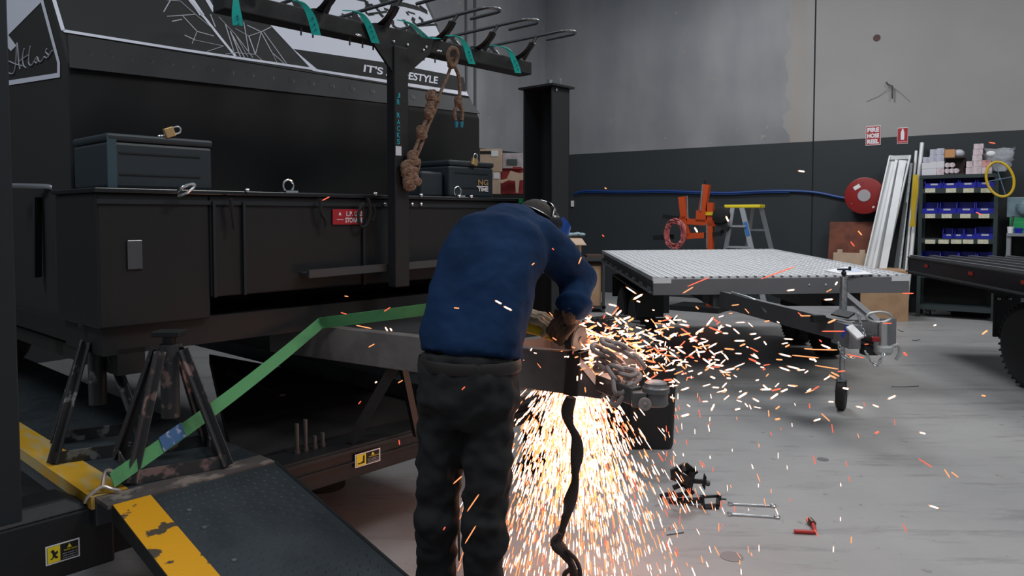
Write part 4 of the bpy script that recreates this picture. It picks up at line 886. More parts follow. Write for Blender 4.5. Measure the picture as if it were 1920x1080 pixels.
# ply board, cardboard sheets, aluminium extrusions
b = MB(); x0, x1 = pk(1556, 416, .2).x, pk(1650, 416, .2).x; zt = pk(1600, 416, .2).z; b.add([(x0, -.42, 0), (x1, -.42, 0), (x1, -.19, zt), (x0, -.19, zt), (x0, -.40, 0), (x1, -.40, 0), (x1, -.17, zt), (x0, -.17, zt)], [(0, 1, 2, 3), (7, 6, 5, 4), (0, 4, 5, 1), (1, 5, 6, 2), (2, 6, 7, 3), (3, 7, 4, 0)])
o = b.build('plywood_board', PLYR, None, RF); tag(o, 'red-brown plywood board leaning on the wall under the hose reel', 'board')
b = MB(); x0, x1 = pk(1564, 473, .5).x, pk(1632, 473, .5).x; zt = pk(1600, 474, .5).z; b.box((x0, -.56, 0), (x1, -.5, zt)); b.box((x0 + .06, -.56, zt), (x0 + .13, -.5, zt + .05)); b.box((x0 + .38, -.56, zt), (x0 + .46, -.5, zt + .05)); o = b.build('cardboard_sheet', CARDL, None, RF); tag(o, 'flat light cardboard sheet standing before the red-brown board', 'cardboard')
def leaning(pxt, pyt, pxb, pyb, kt, kb, wx, dp, m, lab, group, name, shape='bar', cat='profile'):
    T_ = pk(pxt, pyt, kt); q = rk(pxb, pyb, kb); B_ = V((q.x, -kb, 0.0))
    # extend bottom point to the floor along the same line
    Q = V((q.x, -kb, q.z)); d = (Q - T_); s_ = (T_.z - .0) / -d.z; B_ = T_ + d * s_
    if B_.y < -1.6: B_.y = -1.6
    b = MB()
    if shape == 'bar': b.beam(B_ + V((0, 0, .003)), T_, wx, dp, up=(0, 1, 0))
    elif shape == 'tube': b.cyl(B_ + V((0, 0, .01)), T_, wx / 2, seg=14)
    elif shape == 'channel':
        n = V((1, 0, 0)); b.beam(B_, T_, wx, .006, up=(0, 1, 0)); 
        for s in (-1, 1): b.beam(B_ + n * s * (wx / 2 - .01) + V((0, -dp / 2, 0)), T_ + n * s * (wx / 2 - .01) + V((0, -dp / 2, 0)), .02, dp, up=(0, 1, 0))
        b.beam(T_ - n * wx / 2 + V((0, -dp / 2, -.02)), T_ + n * wx / 2 + V((0, -dp / 2, -.02)), .04, dp)
    o = b.build(name, m, None, RF, bevel=.002 if shape == 'bar' else 0, smooth=shape == 'tube'); tag(o, lab, cat, group); return o
ALW = mat('white_aluminium', (.66, .67, .68), .45, .2, nv=.25, ns=3, stretch=(1, 1, .3))
leaning(1688, 293, 1648, 470, .25, .62, .30, .06, ALW, 'broad pale aluminium channel leaning on the wall beside the hose reel', 'aluminium lengths leaning on the wall', 'aluminium_channel', 'channel')
leaning(1681, 300, 1645, 470, .30, .70, .04, .03, ALW, 'narrow pale aluminium strip lying in the broad leaning channel', 'aluminium lengths leaning on the wall', 'aluminium_profile')
leaning(1693, 301, 1662, 470, .32, .71, .10, .03, ALW, 'flat aluminium plank standing inside the broad leaning channel', 'aluminium lengths leaning on the wall', 'aluminium_profile')
leaning(1709, 306, 1687, 500, .22, .55, .035, .035, GALV, 'thin grey steel length just right of the aluminium channel', 'aluminium lengths leaning on the wall', 'steel_profile')
leaning(1705, 335, 1680, 500, .24, .60, .05, .05, DGREY, 'dark steel length leaning right behind the aluminium channel', 'aluminium lengths leaning on the wall', 'steel_profile')
leaning(1712, 345, 1694, 500, .20, .50, .03, .03, DGREY, 'dark thin steel length nearest the yellow rope', 'aluminium lengths leaning on the wall', 'steel_profile')
leaning(1718, 283, 1706, 420, .12, .35, .045, .045, ALW, 'shorter pale tube leaning on the wall left of the shelving', 'pale tubes beside the shelving', 'pale_tube', 'tube', 'tube')
leaning(1729, 268, 1716, 400, .12, .35, .06, .06, ALW, 'longer pale tube leaning on the wall left of the shelving', 'pale tubes beside the shelving', 'pale_tube', 'tube', 'tube')
b = MB()
for dx in (-3, 0, 3): b.tube(smoothcurve([pk(1717 + dx, 328, .45), pk(1716 + dx * 1.3, 355, .5), pk(1713 + dx, 385, .5), pk(1712 + dx * .5, 405, .5), pk(1711 + dx * 1.3, 425, .5)], 6), .016, 8)
o = b.build('yellow_rope', mat('yellow_rope', (.48, .33, .01), .7), None, RF, smooth=True); tag(o, 'yellow rope hanging at the left side of the shelving', 'rope')

# bin shelving
KF = .50
xs0, xs1 = pk(1722, 400, KF).x, pk(1871, 400, KF).x; ztop = pk(1800, 327, KF).z
sh = thing('parts_shelving', 'dark green-grey steel shelving of blue parts bins against the wall', 'shelving', RF, ((xs0 + xs1) / 2, -.25, 0))
SHM = mat('shelf_green_grey', (.022, .034, .036), .5)
b = MB()
for x in (xs0, xs1 - .05):
    for y in (-KF, -.06): b.box((x, y, 0), (x + .05, y + .04, ztop))
b.build('upright', SHM, sh)
b = MB(); b.box((xs0 + .05, -.03, .0), (xs1 - .05, -.02, ztop)); b.build('back_panel', BLKM, sh)
levs = [357, 405, 452, 500]
zl = [pk(1800, y, KF).z for y in levs] + [.62, .15]
b = MB(); b.box((xs0, -KF - .005, ztop - .05), (xs1, -.03, ztop)); b.each('shelf', SHM, sh)
for z in zl: b = MB(); b.box((xs0 + .05, -KF, z - .035), (xs1 - .05, -.03, z + .035)); b.each('shelf', SHM, sh)
b = MB(); 
for y, xs in ((357, (1744, 1783, 1816, 1849)), (405, (1744, 1775, 1810, 1845)), (453, (1744, 1769, 1793, 1815, 1843))):
    for x in xs: p = pk(x, y, KF + .004); b.box((p.x - .065, -KF - .004, p.z - .032), (p.x + .065, -KF, p.z + .03))
lb = b.each('shelf_label', CREAM, sh); lb['label'] = 'cream paper shelf labels'
def bin_proto():
    t = thing('parts_bin', 'blue plastic parts bin', 'parts bin', RF, (0, 0, 0), 'blue parts bins in the shelving')
    w2, d, h = .125, .34, .17; b = MB()
    b.box((-w2, -d, 0), (w2, 0, .008)); b.box((-w2, -.008, 0), (w2, 0, h)); b.box((-w2, -d, 0), (w2, -d + .008, .075))
    for s in (-1, 1): b.prism([(s * w2, 0, 0), (s * w2, -d, 0), (s * w2, -d, .075), (s * w2, -d + .05, .15), (s * w2, -d + .09, h), (s * w2, 0, h)], (-s * .008, 0, 0))
    b.box((-w2, -d - .01, .0), (w2, -d, .03)); b.build('tub', BLUE, t)
    b = MB(); b.prism([(-.045, -d - .002, .045), (.045, -d - .002, .045), (.045, -d - .008, .07), (-.045, -d - .008, .07)], (0, -.002, 0)); b.build('bin_label', mat('bin_label', (.55, .56, .62), .6), t); return t
first = True; prt = bin_proto(); BN = 0
ordn = ['leftmost', 'second from left', 'third from left', 'rightmost']
for r, (y, xs, nm) in enumerate(((352, (1752, 1782, 1815, 1848), 'top'), (398, (1745, 1776, 1812, 1846), 'second'), (449, (1779, 1797, 1818, 1847), 'third'), (497, (1745, 1780, 1814, 1848), 'fourth'))):
    for j, x in enumerate(xs):
        p = pk(x, y, KF - .05); z = zl[r] + .036
        sc = .62 if (r == 2 and j < 3) else 1.0
        lab = f'blue plastic parts bin, {ordn[j]} in the {nm} row of the shelving'
        if first: o = prt; first = False; o.matrix_world = RF @ MX.Translation((p.x, -KF + .35, z)); o['label'] = lab
        else: o = copy_thing(prt, (p.x, -KF + .35, z), 0, lab, RF, (sc, 1, .85 if sc < 1 else 1))
# boxes on top of the shelving
bx = [(1736, 282 + 33, 12, 12, 0), (1736, 304, 12, 10, 0), (1737, 293, 11, 10, 0), (1750, 316, 14, 12, 0), (1763, 316, 13, 10, 1), (1750, 303, 12, 12, 0), (1763, 303, 12, 12, 0), (1750, 291, 12, 11, 2), (1763, 291, 11, 11, 2), (1750, 280, 12, 10, 2), (1763, 280, 11, 10, 2),
      (1819, 306, 12, 10, 1), (1819, 295, 11, 10, 1), (1834, 304, 17, 10, 1), (1832, 294, 15, 9, 1), (1832, 284, 15, 9, 1), (1833, 274, 15, 9, 1), (1852, 306, 22, 9, 1), (1850, 293, 12, 12, 3), (1846, 274, 10, 8, 1)]
# stacked by columns so that each box rests on the one below
cols = [[(1736, 12, 11, 0), (1736, 12, 11, 0), (1737, 11, 10, 2)], [(1750, 13, 12, 0), (1750, 12, 12, 0), (1750, 12, 11, 2), (1750, 11, 10, 2)], [(1763, 12, 12, 1), (1763, 12, 12, 0), (1763, 11, 11, 2), (1763, 11, 11, 2)], [(1819, 12, 11, 1), (1819, 11, 11, 1)], [(1833, 14, 12, 1), (1832, 14, 10, 1), (1832, 14, 10, 1), (1833, 14, 10, 1), (1834, 14, 9, 1)], [(1850, 16, 11, 1), (1850, 13, 12, 3)]]
mm = [mat('box_white_a', (.60, .60, .64), .7), WPNK, mat('box_lilac', (.50, .50, .60), .7, nv=.25, ns=25), mat('box_pink', (.60, .30, .28), .7, nv=.3, ns=20)]
cn = ['white', 'pinkish white', 'lilac grey', 'pink']; lvl = ['bottom', 'second', 'third', 'fourth', 'top']; cln = ['first stack from the left', 'second stack from the left', 'third stack from the left', 'short stack right of the dark tray', 'tallest stack', 'stack nearest the plastic bag']
for ci, colx in enumerate(cols):
    z = ztop
    for li, (x, w_, h_, mi) in enumerate(colx):
        p = pk(x, 300, KF - .02); hh_ = h_ / 118.; ww = w_ / 118.
        b = MB(); b.box((p.x - ww / 2, -KF + .02, z), (p.x + ww / 2, -KF + .22, z + hh_ - .002)); o = b.build('small_box', mm[mi], None, RF, bevel=.004)
        tag(o, f'small {cn[mi]} carton, {lvl[li]} in the {cln[ci]}', 'box', 'small cartons on top of the shelving'); z += hh_
b = MB(); p0, p1 = pk(1771, 300, KF), pk(1808, 300, KF); b.box((p0.x, -KF + .18, ztop), (p1.x, -.1, ztop + .25)); b.box((p0.x, -KF + .03, ztop + .0), (p1.x, -KF + .18, ztop + .02)); b.box((p0.x, -KF + .03, ztop + .24), (p1.x, -KF + .18, ztop + .25)); o = b.build('wooden_tray', mat('dark_brown', (.03, .018, .015), .7), None, RF); tag(o, 'dark open tray of small cartons on top of the shelving', 'tray')
for k, (x, l, c3) in enumerate(((1776, 0, 0), (1785, 0, 1), (1793, 0, 2), (1776, 1, 3), (1785, 1, 4))):
    p = pk(x, 300, KF); b = MB(); z = ztop + .02 + .085 * l; b.cyl((p.x, -KF + .04, z + .038), (p.x, -KF + .16, z + .038), .036, seg=14); o = b.build('small_tub', WPNK, None, RF, smooth=True); tag(o, ['left', 'middle', 'right', 'left', 'middle'][c3] + ' round pale tub in the ' + ('upper' if l else 'lower') + ' row of the dark tray', 'tub', 'round tubs in the dark tray')
b = MB(); p = pk(1779, 300, KF); b.box((p.x - .07, -KF + .04, ztop + .25), (p.x + .07, -KF + .2, ztop + .37)); o = b.build('small_box', mat('orange_card', (.50, .25, .10), .7), None, RF, bevel=.003); tag(o, 'orange-brown carton on top of the dark tray', 'box')
b = MB(); p = pk(1796, 300, KF); b.sphere((p.x, -KF + .12, ztop + .31), .075, 14, 8, (1, .8, .8)); o = b.build('plastic_wrap', mat('wrap', (.45, .46, .52), .35), None, RF, smooth=True); tag(o, 'crumpled clear wrap beside the orange-brown carton', 'plastic wrap')
# plastic bag, yellow ring
bagm = mat('bag_plastic', (.38, .40, .44), .25, bump=1, bs=18, alpha=.75)
b = MB(); c = pk(1874, 298, KF + .02); random.seed(5)
vs = []; n1, n2 = 14, 9
for j in range(n2):
    for k in range(n1):
        a = 2 * pi * k / n1; zz = -.16 + .32 * j / (n2 - 1); r = (.10 + .07 * (j / (n2 - 1))) * (1 + random.uniform(-.18, .18)); vs.append(V((c.x + 1.15 * r * cos(a), -KF + .10 + .5 * r * sin(a), c.z + zz + random.uniform(-.015, .015))))
fs = [(j * n1 + k, j * n1 + (k + 1) % n1, (j + 1) * n1 + (k + 1) % n1, (j + 1) * n1 + k) for j in range(n2 - 1) for k in range(n1)]; b.add(vs, fs + [tuple(range(n1))])
o = b.build('plastic_bag', bagm, None, RF, smooth=True); tag(o, 'crumpled clear plastic bag on the right end of the shelving top', 'bag')
b = MB(); c0 = pk(1858, 288, KF + .05); b.sphere(c0, .055, 12, 8, (1, .3, .7)); o = b.build('paper_tag', WPAP, None, RF, smooth=True); tag(o, 'white crumpled paper beside the plastic bag', 'paper')
c = pk(1875, 336, KF + .12)
t = thing('yellow_ring', 'yellow plastic ring with blue cross wires hanging on the shelving corner', 'ring', RF, c)
b = MB(); b.tube([c + V((.165 * cos(a) , .02 * sin(a), .235 * sin(a) - .06 * cos(a))) for a in [2 * pi * k / 40 for k in range(40)]], .018, 8, closed=True); b.build('rim', mat('yellow_ring_paint', (.55, .36, .01), .4), t, smooth=True)
b = MB(); b.tube([c + V((-.06, 0, .22)), c + V((.07, 0, -.22))], .006, 6); b.tube([c + V((-.15, 0, -.03)), c + V((.15, 0, .03))], .006, 6); b.sphere(c, .018, 8, 6); b.each('cross_wire', mat('blue_grey_wire', (.10, .18, .25), .5), t)
b = MB(); b.tube([c + V((.0, .10, .24)), c + V((0, .0, .225))], .006, 6); b.build('hanger', DGREY, t)
# workbench at the right edge
K2 = .55
x0 = pk(1888, 440, K2).x; zb_ = pk(1900, 437, K2).z
t = thing('steel_table', 'grey steel frame table cut by the right edge of the photo', 'table', RF, (x0 + .5, -.4, 0))
FG = mat('frame_grey', (.20, .21, .23), .5)
b = MB(); b.box((x0, -K2 - .2, zb_ - .04), (x0 + 1.2, -.05, zb_)); b.build('table_top', FG, t)
for dx in (0, 1.1):
    for y in (-K2 - .18, -.1): b = MB(); b.box((x0 + dx, y, 0), (x0 + dx + .05, y + .05, zb_ - .04)); b.build('leg', FG, t)
b = MB(); b.box((x0 + .05, -K2 - .1, .25), (x0 + 1.1, -.1, .9)); b.build('lower_cabinet', DGREY, t)
for nm, lab, x, ww, hh_, m, cat in (('paper_cup', 'small white cup on the steel table', 1895, .08, .09, WPAP, 'cup'), ('blue_crate', 'blue tray on the steel table near the right edge', 1910, .14, .07, BLUE, 'tray'),):
    p = pk(x, 430, K2); b = MB(); b.tube([(p.x, -K2 - .1, zb_), (p.x, -K2 - .1, zb_ + hh_)], [ww * .42, ww * .5], 16 if cat == 'cup' else 4); o = b.build(nm, m, None, RF, smooth=cat == 'cup'); tag(o, lab, cat)
p = pk(1912, 420, K2 - .05); b = MB(); b.box((p.x - .12, -K2 + .08, zb_), (p.x + .25, -K2 + .3, zb_ + .22)); b.box((p.x - .10, -K2 + .07, zb_ + .05), (p.x + .2, -K2 + .08, zb_ + .15)); o = b.build('green_case', GREENP, None, RF, bevel=.01); tag(o, 'green plastic case on the steel table near the right edge', 'case')
p = pk(1920, 395, K2 - .05); b = MB(); b.box((p.x - .20, -K2 + .1, zb_ + .22), (p.x + .2, -K2 + .3, zb_ + .50)); b.sphere((p.x + .02, -K2 + .06, zb_ + .36), .12, 14, 8, (1, .5, 1)); o = b.build('grinder_case', mat('blue_grey_case', (.15, .22, .26), .5), None, RF, bevel=.01); tag(o, 'blue-grey machine on top of the green case', 'machine')
leaning(1900, 405, 1890, 460, .62, .66, .03, .03, DGREY, 'grey steel rod leaning between the shelving and the steel table', 'x', 'steel_rod', 'tube', 'rod')['group'] = 'loose rods'

# low boxes on the floor under the shelving
def floorbox(x0, x1, yb, k, h, d, m, lab, name='open_carton', cat='box'):
    a, c = atz(x0, yb, 0), atz(x1, yb, 0); X = c - a; n = V((X.y, -X.x, 0)).normalized() * -d; b = MB(); th = .012; u = X.normalized(); w_ = n.normalized()
    for P, Q in ((a, c), (a + n, c + n)): b.prism([P, Q, Q + V((0, 0, h)), P + V((0, 0, h))], w_ * (th if P == a else -th))
    for P in (a, c): s = 1 if P == a else -1; b.prism([P, P + n, P + n + V((0, 0, h)), P + V((0, 0, h))], u * th * s)
    b.prism([a, c, c + n, a + n], (0, 0, .01)); o = b.build(name, m, None, WF); tag(o, lab, cat); return a, c, n
a, c, n = floorbox(1744, 1784, 591, 0, .17, .30, WPAP, 'white flat open carton on the floor under the black trailer deck')
b = MB(); random.seed(8)
for k in range(7): q = a + (c - a) * random.uniform(.1, .9) + n * random.uniform(.1, .6); b.sphere((q.x, q.y, .10), .09, 8, 6, (1, 1, .9))
o = b.build('packing_wrap', bagm, None, WF, smooth=True); tag(o, 'clear packing wrap inside the white flat carton', 'packing', kind='stuff')
a, c, n = floorbox(1784, 1840, 589, 0, .16, .26, mat('orange_brown_card', (.32, .13, .05), .8), 'orange-brown open carton on the floor right of the white carton')
b = MB()
for k in range(7): q = a + (c - a) * random.uniform(.15, .85) + n * random.uniform(.2, .7); b.sphere((q.x, q.y, .11), .085, 8, 6, (1, 1, .9))
o = b.build('packing_wrap', bagm, None, WF, smooth=True); tag(o, 'clear packing wrap inside the orange-brown carton', 'packing', kind='stuff')
p = atz(1735, 577, 0); b = MB(); b.box((p.x - .16, p.y, 0), (p.x + .14, p.y + .3, .30)); b.box((p.x - .10, p.y - .005, .12), (p.x + .04, p.y, .22)); o = b.build('carton', mat('brown_card', (.22, .11, .07), .8), None, WF, bevel=.01); tag(o, 'small brown carton behind the white flat carton', 'box')
for i, (x, y) in enumerate(((1794, 505), (1812, 500))):
    p = atz(x, 580, 0); b = MB(); b.box((p.x - .1, p.y + .1, 0), (p.x + .12, p.y + .3, .42 + .1 * i)); o = b.build('carton', CARD if i else mat('brown_card2', (.18, .09, .06), .8), None, WF, bevel=.006); tag(o, ('tan' if i else 'darker brown') + ' carton in the shade under the shelving', 'box')
# big cardboard box behind the coupling
a, c = atz(1650, 603, 0), atz(1703, 603, 0); X = c - a; h = (603 - 510) / F_ * a.y + .02
n = V((-.66, .75, 0)); nL = .80
b = MB(); b.prism([a, c, c + V((.25, .85, 0)), a + V((-.42, .55, 0))], (0, 0, h)); o = b.build('cardboard_box', CARD, None, WF, bevel=.004); tag(o, 'large brown cardboard box standing behind the silver trailer corner', 'box')

# orange machine
K3 = 1.6
t = thing('orange_lifting_frame', 'orange-red lifting frame with black arms standing by the dark wall', 'lifting equipment', RF, (pk(1320, 420, K3).x, -K3, 0))
def O(x, y, k=K3): return pk(x, y, k)
b = MB(); b.beam(O(1325, 346), O(1317, 400), .11, .10, up=(0, 1, 0)); b.beam(O(1317, 395), O(1316, 412), .16, .12, up=(0, 1, 0)); q = O(1333, 380); b.beam((q.x, -K3 - .0, .0), (q.x, -K3, q.z), .09, .09, up=(0, 1, 0)); b.build('mast', ORG, t)
b = MB(); b.beam(O(1279, 369), O(1284, 411), .10, .10, up=(0, 1, 0)); b.beam(O(1281, 406), O(1289, 443), .10, .10, up=(0, 1, 0)); b.build('side_post', ORG, t)
b = MB(); b.beam(O(1290, 415), O(1345, 419), .09, .09); b.beam(O(1288, 443), O(1322, 441), .10, .09); b.prism([O(1335, 412), O(1352, 424), O(1335, 424)], (0, .08, 0)); b.each('cross_arm', ORG, t)
b = MB(); b.beam(O(1244, 405), O(1280, 411), .08, .07); b.beam(O(1226, 446), O(1262, 444), .08, .08); b.beam(O(1322, 441), O(1352, 438), .08, .07); b.beam(O(1350, 438), O(1357, 433), .03, .06); b.cyl(O(1322, 346), O(1322, 338), .02); b.each('black_arm', BLK, t)
b = MB(); b.lathe(O(1349, 404, K3 + .1), (0, 1, 0), [(0, .05), (.02, .12), (.1, .14), (.16, .12)], 24); b.beam(O(1343, 415, K3 + .02), O(1366, 430, K3 + .02), .08, .08); b.build('motor', BLKM, t, smooth=True)
b = MB(); b.cyl(O(1288, 367), O(1291, 448), .012); b.cyl(O(1317, 347, K3 + .06), O(1313, 395, K3 + .06), .014); b.cyl(O(1325, 420, K3 + .05), O(1325, 465, K3 + .05), .014); b.each('steel_rod', GALV, t)
b = MB(); b.box(tuple(O(1330, 400, K3 + .06) + V((-.06, 0, -.03))), tuple(O(1330, 400, K3 + .06) + V((.06, .03, .02)))); b.build('yellow_cap', YELP, t)
b = MB(); q = O(1320, 460); b.box((q.x - .45, -K3 - .3, 0), (q.x + .35, -K3 + .3, .08)); b.build('base', BLK, t)
b = MB(); c = O(1266, 438, K3 + .12); random.seed(2)
for k in range(16):
    rx, rz = .15 + random.uniform(-.05, .035), .215 + random.uniform(-.055, .03); ph = random.uniform(-.2, .2)
    b.tube([c + V((rx * cos(a) + .03 * ph + random.uniform(-.004, .004), random.uniform(-.05, .05) * sin(a), rz * sin(a) + .05 * ph)) for a in [2 * pi * j / 26 for j in range(26)]], .0085, 6, closed=True)
o = b.build('coiled_hose', PINK, None, RF, smooth=True); tag(o, 'coil of clear red tubing hanging on the orange frame', 'hose')
# step ladder
K4 = 1.3
t = thing('step_ladder', 'aluminium step ladder with a yellow top by the dark wall', 'ladder', RF, (pk(1405, 420, K4).x, -K4, 0))
zt = pk(1396, 384, K4).z; cx_ = pk(1396, 384, K4).x; LM = mat('ladder_alu', (.36, .38, .41), .45, .3)
b = MB(); b.box((cx_ - .28, -K4 - .14, zt - .05), (cx_ + .28, -K4 + .14, zt)); b.build('top_cap', YELB, t, bevel=.01)
def lg(xa, ya, xb, yb, ka, kb, w_):
    A_, B_ = pk(xa, ya, ka), pk(xb, yb, kb); d = B_ - A_; s_ = A_.z / -d.z; B_ = A_ + d * s_; b = MB(); b.beam(B_, A_, w_, .03, up=(0, 1, 0)); b.build('leg', LM, t); return A_, B_
L1 = lg(1374, 389, 1361, 466, K4 + .12, K4 + .2, .065); L2 = lg(1391, 389, 1409, 466, K4 + .12, K4 + .2, .075); L3 = lg(1412, 389, 1400, 466, K4 - .12, K4 - .4, .05); L4 = lg(1427, 389, 1446, 466, K4 - .12, K4 - .4, .065)
b = MB()
for f in (.18, .38, .58, .78): b.beam(L1[0].lerp(L1[1], f), L2[0].lerp(L2[1], f), .08, .03)
b.each('step', LM, t)
b = MB()
for f in (.22, .6, .85): b.beam(L3[0].lerp(L3[1], f), L4[0].lerp(L4[1], f), .03, .03)
b.each('brace', LM, t)
b = MB(); A_ = L2[0].lerp(L2[1], .14); B_ = L2[0].lerp(L2[1], .27); b.beam(A_ + V((0, -.018, 0)), B_ + V((0, -.018, 0)), .06, .004, up=(0, 1, 0)); o = b.build('blue_label', mat('blue_label', (.03, .14, .38), .5), t)

# cartons behind the hoist post
def carton(x0, x1, y0, yb, Y, lab, m=CARD, name='cardboard_box', d=.35, z=0):
    a, c, tp = atY(x0, yb, Y), atY(x1, yb, Y), atY(x0, y0, Y); b = MB(); b.box((a.x, Y, z), (c.x, Y + d, tp.z)); o = b.build(name, m, None, WF, bevel=.006); tag(o, lab, 'box'); return a, c, tp
Yc = 11.5
sf = thing('low_rack', 'low dark rack of cartons behind the hoist post', 'rack', WF, (1.05, Yc, 0))
a = atY(1062, 520, Yc + .1); c = atY(1136, 520, Yc + .1); 
b = MB(); b.box((a.x - .5, Yc + .05, .80), (c.x - .02, Yc + .6, .85)); b.box((a.x - .5, Yc + .05, .06), (c.x, Yc + .6, .10)); b.each('shelf', DGREY, sf)
for x in (a.x - .5, c.x - .06):
    for y in (Yc + .05, Yc + .56): b = MB(); b.box((x, y, 0), (x + .04, y + .04, .85)); b.build('upright', DGREY, sf)
carton(1068, 1090, 447, 460, Yc + .1, 'open tan carton on the low rack behind the hoist post', CARD, d=.35, z=.85)
b = MB(); q = atY(1068, 447, Yc + .1); q2 = atY(1097, 447, Yc + .1); b.prism([(q.x, Yc + .08, q.z), (q2.x - .05, Yc + .08, q.z), (q2.x, Yc - .12, q.z - .09), (q.x, Yc - .12, q.z - .09)], (0, 0, -.008)); o = b.build('carton_flap', CARDL, None, WF); tag(o, 'loose tan cardboard flap over the carton on the low rack', 'cardboard')
b = MB(); q = atY(1080, 440, Yc + .2); random.seed(11)
for k in range(6): b.sphere((q.x + random.uniform(-.12, .12), Yc + .3, q.z + random.uniform(-.02, .02)), .06, 8, 6, (1, 1, .5))
o = b.build('crumpled_wrap', mat('bluish_wrap', (.25, .36, .42), .5), None, WF, smooth=True); tag(o, 'crumpled bluish wrap in the tan carton on the low rack', 'plastic wrap')
carton(1096, 1127, 499, 532, Yc + .1, 'brown carton on the bottom shelf of the low rack', CARD, d=.35, z=.10)
carton(1078, 1094, 495, 532, Yc + .1, 'narrow tan carton on the bottom shelf of the low rack', CARDL, d=.35, z=.10)
carton(1100, 1130, 478, 497, Yc + .15, 'dark carton on the low rack beside the silver deck', mat('dark_card', (.07, .04, .03), .8), d=.3, z=.46)

# cartons on a dark cabinet beyond the toolbox
Yd = 7.4
cab = thing('tall_cabinet', 'dark cabinet behind the toolbox, below the stacked cartons', 'cabinet', WF, (-.2, Yd + .3, 0))
zc0 = atY(940, 365, Yd).z
a = atY(885, 365, Yd); c = atY(1005, 365, Yd)
b = MB(); b.box((a.x, Yd, 0), (c.x, Yd + .6, zc0)); b.build('cabinet_body', BLKM, cab, bevel=.006)
b = MB(); b.box((a.x + .02, Yd - .012, .05), ((a.x + c.x) / 2 - .01, Yd, zc0 - .03)); b.build('door', BLK, cab); b = MB(); b.box(((a.x + c.x) / 2 + .01, Yd - .012, .05), (c.x - .02, Yd, zc0 - .03)); b.build('door', BLK, cab)
def cbx(x0, x1, y0, y1, m, lab, dy=0, nm='cardboard_box'):
    p = atY(x0, y1, Yd + dy + .02); q = atY(x1, y0, Yd + dy + .02); b = MB(); b.box((p.x, Yd + dy + .02, p.z), (q.x, Yd + dy + .3, q.z)); o = b.build(nm, m, None, WF, bevel=.003); tag(o, lab, 'box'); return p, q
p, q = cbx(921, 938, 322, 364, CARDL, 'tan carton with a white label standing on the dark cabinet, left one')
b = MB(); r0, r1 = atY(925, 335, Yd), atY(936, 324, Yd); b.box((r0.x, Yd + .012, r0.z), (r1.x, Yd + .0195, r1.z)); l_ = b.build('label_sheet', WPAP, None, WF); tag(l_, 'white label sheet on the lower tan carton on the dark cabinet', 'label')
p, q = cbx(900, 941, 279, 321.6, CARDL, 'open tan carton stacked on top beside the lettered storage box')
b = MB(); r0, r1 = atY(921, 293, Yd), atY(934, 282, Yd); b.box((r0.x, Yd + .012, r0.z), (r1.x, Yd + .0195, r1.z)); l_ = b.build('label_sheet', WPAP, None, WF); tag(l_, 'white label sheet on the upper open tan carton', 'label')
b = MB(); r0, r1 = atY(900, 288, Yd), atY(921, 283, Yd); b.box((r0.x, Yd + .010, r0.z), (r1.x, Yd + .0195, r1.z)); l_ = b.build('opening_shade', BLKM, None, WF); tag(l_, 'black strip for the shade inside the handle opening of the upper open tan carton', 'opening')  # solid black strip stands for the shade inside the carton opening
# fix: long support for upper carton -> lower filler carton
p, q = cbx(903, 920.5, 322, 364, CARD, 'tan carton half hidden by the lettered storage box', .03)
p, q = cbx(939.5, 988, 316, 364, mat('red_case', (.28, .02, .025), .6), 'red carton on the dark cabinet under the grey and red case', .2)
p, q = cbx(942, 981, 287, 315.6, mat('grey_print', (.42, .38, .40), .6, nv=.2, ns=14), 'grey printed carton with a dark picture panel on the red carton', .16)
b = MB(); r0, r1 = atY(950, 307, Yd), atY(970, 296, Yd); b.box((r0.x, Yd + .165, r0.z), (r1.x, Yd + .179, r1.z)); l_ = b.build('picture_panel', mat('panel_dark', (.04, .06, .06), .5), None, WF); tag(l_, 'dark picture panel on the grey printed carton', 'label')
b = MB(); r0, r1 = atY(962, 315, Yd), atY(978, 311, Yd); b.box((r0.x, Yd + .165, r0.z), (r1.x, Yd + .179, r1.z)); l_ = b.build('red_print', RED, None, WF); tag(l_, 'red printed strip on the grey printed carton', 'label')
p, q = cbx(982, 990, 288, 315.6, RED, 'red carton end behind the grey printed carton', .2)
b = MB(); A_ = [atY(x, y, Yd + .08) for x, y in ((937, 338), (950, 335), (957, 320), (974, 325), (990, 322), (990, 337), (974, 338), (972, 362), (967, 362), (966, 339), (953, 338), (940, 344))]; b.prism(A_, (0, .03, 0)); o = b.build('torn_cardboard', CARDL, None, WF); tag(o, 'torn tan cardboard piece in front of the red carton', 'cardboard')

# =================================================================== tools on the floor
def spanner(p0, p1, lab):
    A_, B_ = atz(*p0, .008), atz(*p1, .008); d = (B_ - A_).normalized(); s_ = V((-d.y, d.x, 0)); L_ = (B_ - A_).length
    t = thing('spanner', lab, 'spanner', WF, A_, 'spanners on the floor')
    b = MB(); m0, m1 = A_ + d * .02, B_ - d * .025; b.tube([m0, m0.lerp(m1, .5), m1], [(.008, .004), (.0065, .0035), (.008, .004)], 8, flat=s_); b.build('shaft', CHROME, t, smooth=True)
    b = MB(); b.tube([B_ - d * .008 + V((.011 * cos(a), .011 * sin(a), 0)) + V((0, 0, 0)) for a in [2 * pi * k / 16 for k in range(16)]], (.005), 8, closed=True); b.build('ring_end', CHROME, t, smooth=True)
    b = MB(); o_ = A_ + d * .008; pl = []
    for k in range(13): a = radians(50 + 260 * k / 12); pl.append(o_ + d * (-.0 - .016 * cos(a)) + s_ * (.016 * sin(a)))
    for k in range(13): a = radians(310 - 260 * k / 12); pl.append(o_ + d * (-.008 * cos(a) - .003) + s_ * (.008 * sin(a)))
    b.prism([q + V((0, 0, -.004)) for q in pl], (0, 0, .008)); b.build('open_jaw', CHROME, t)
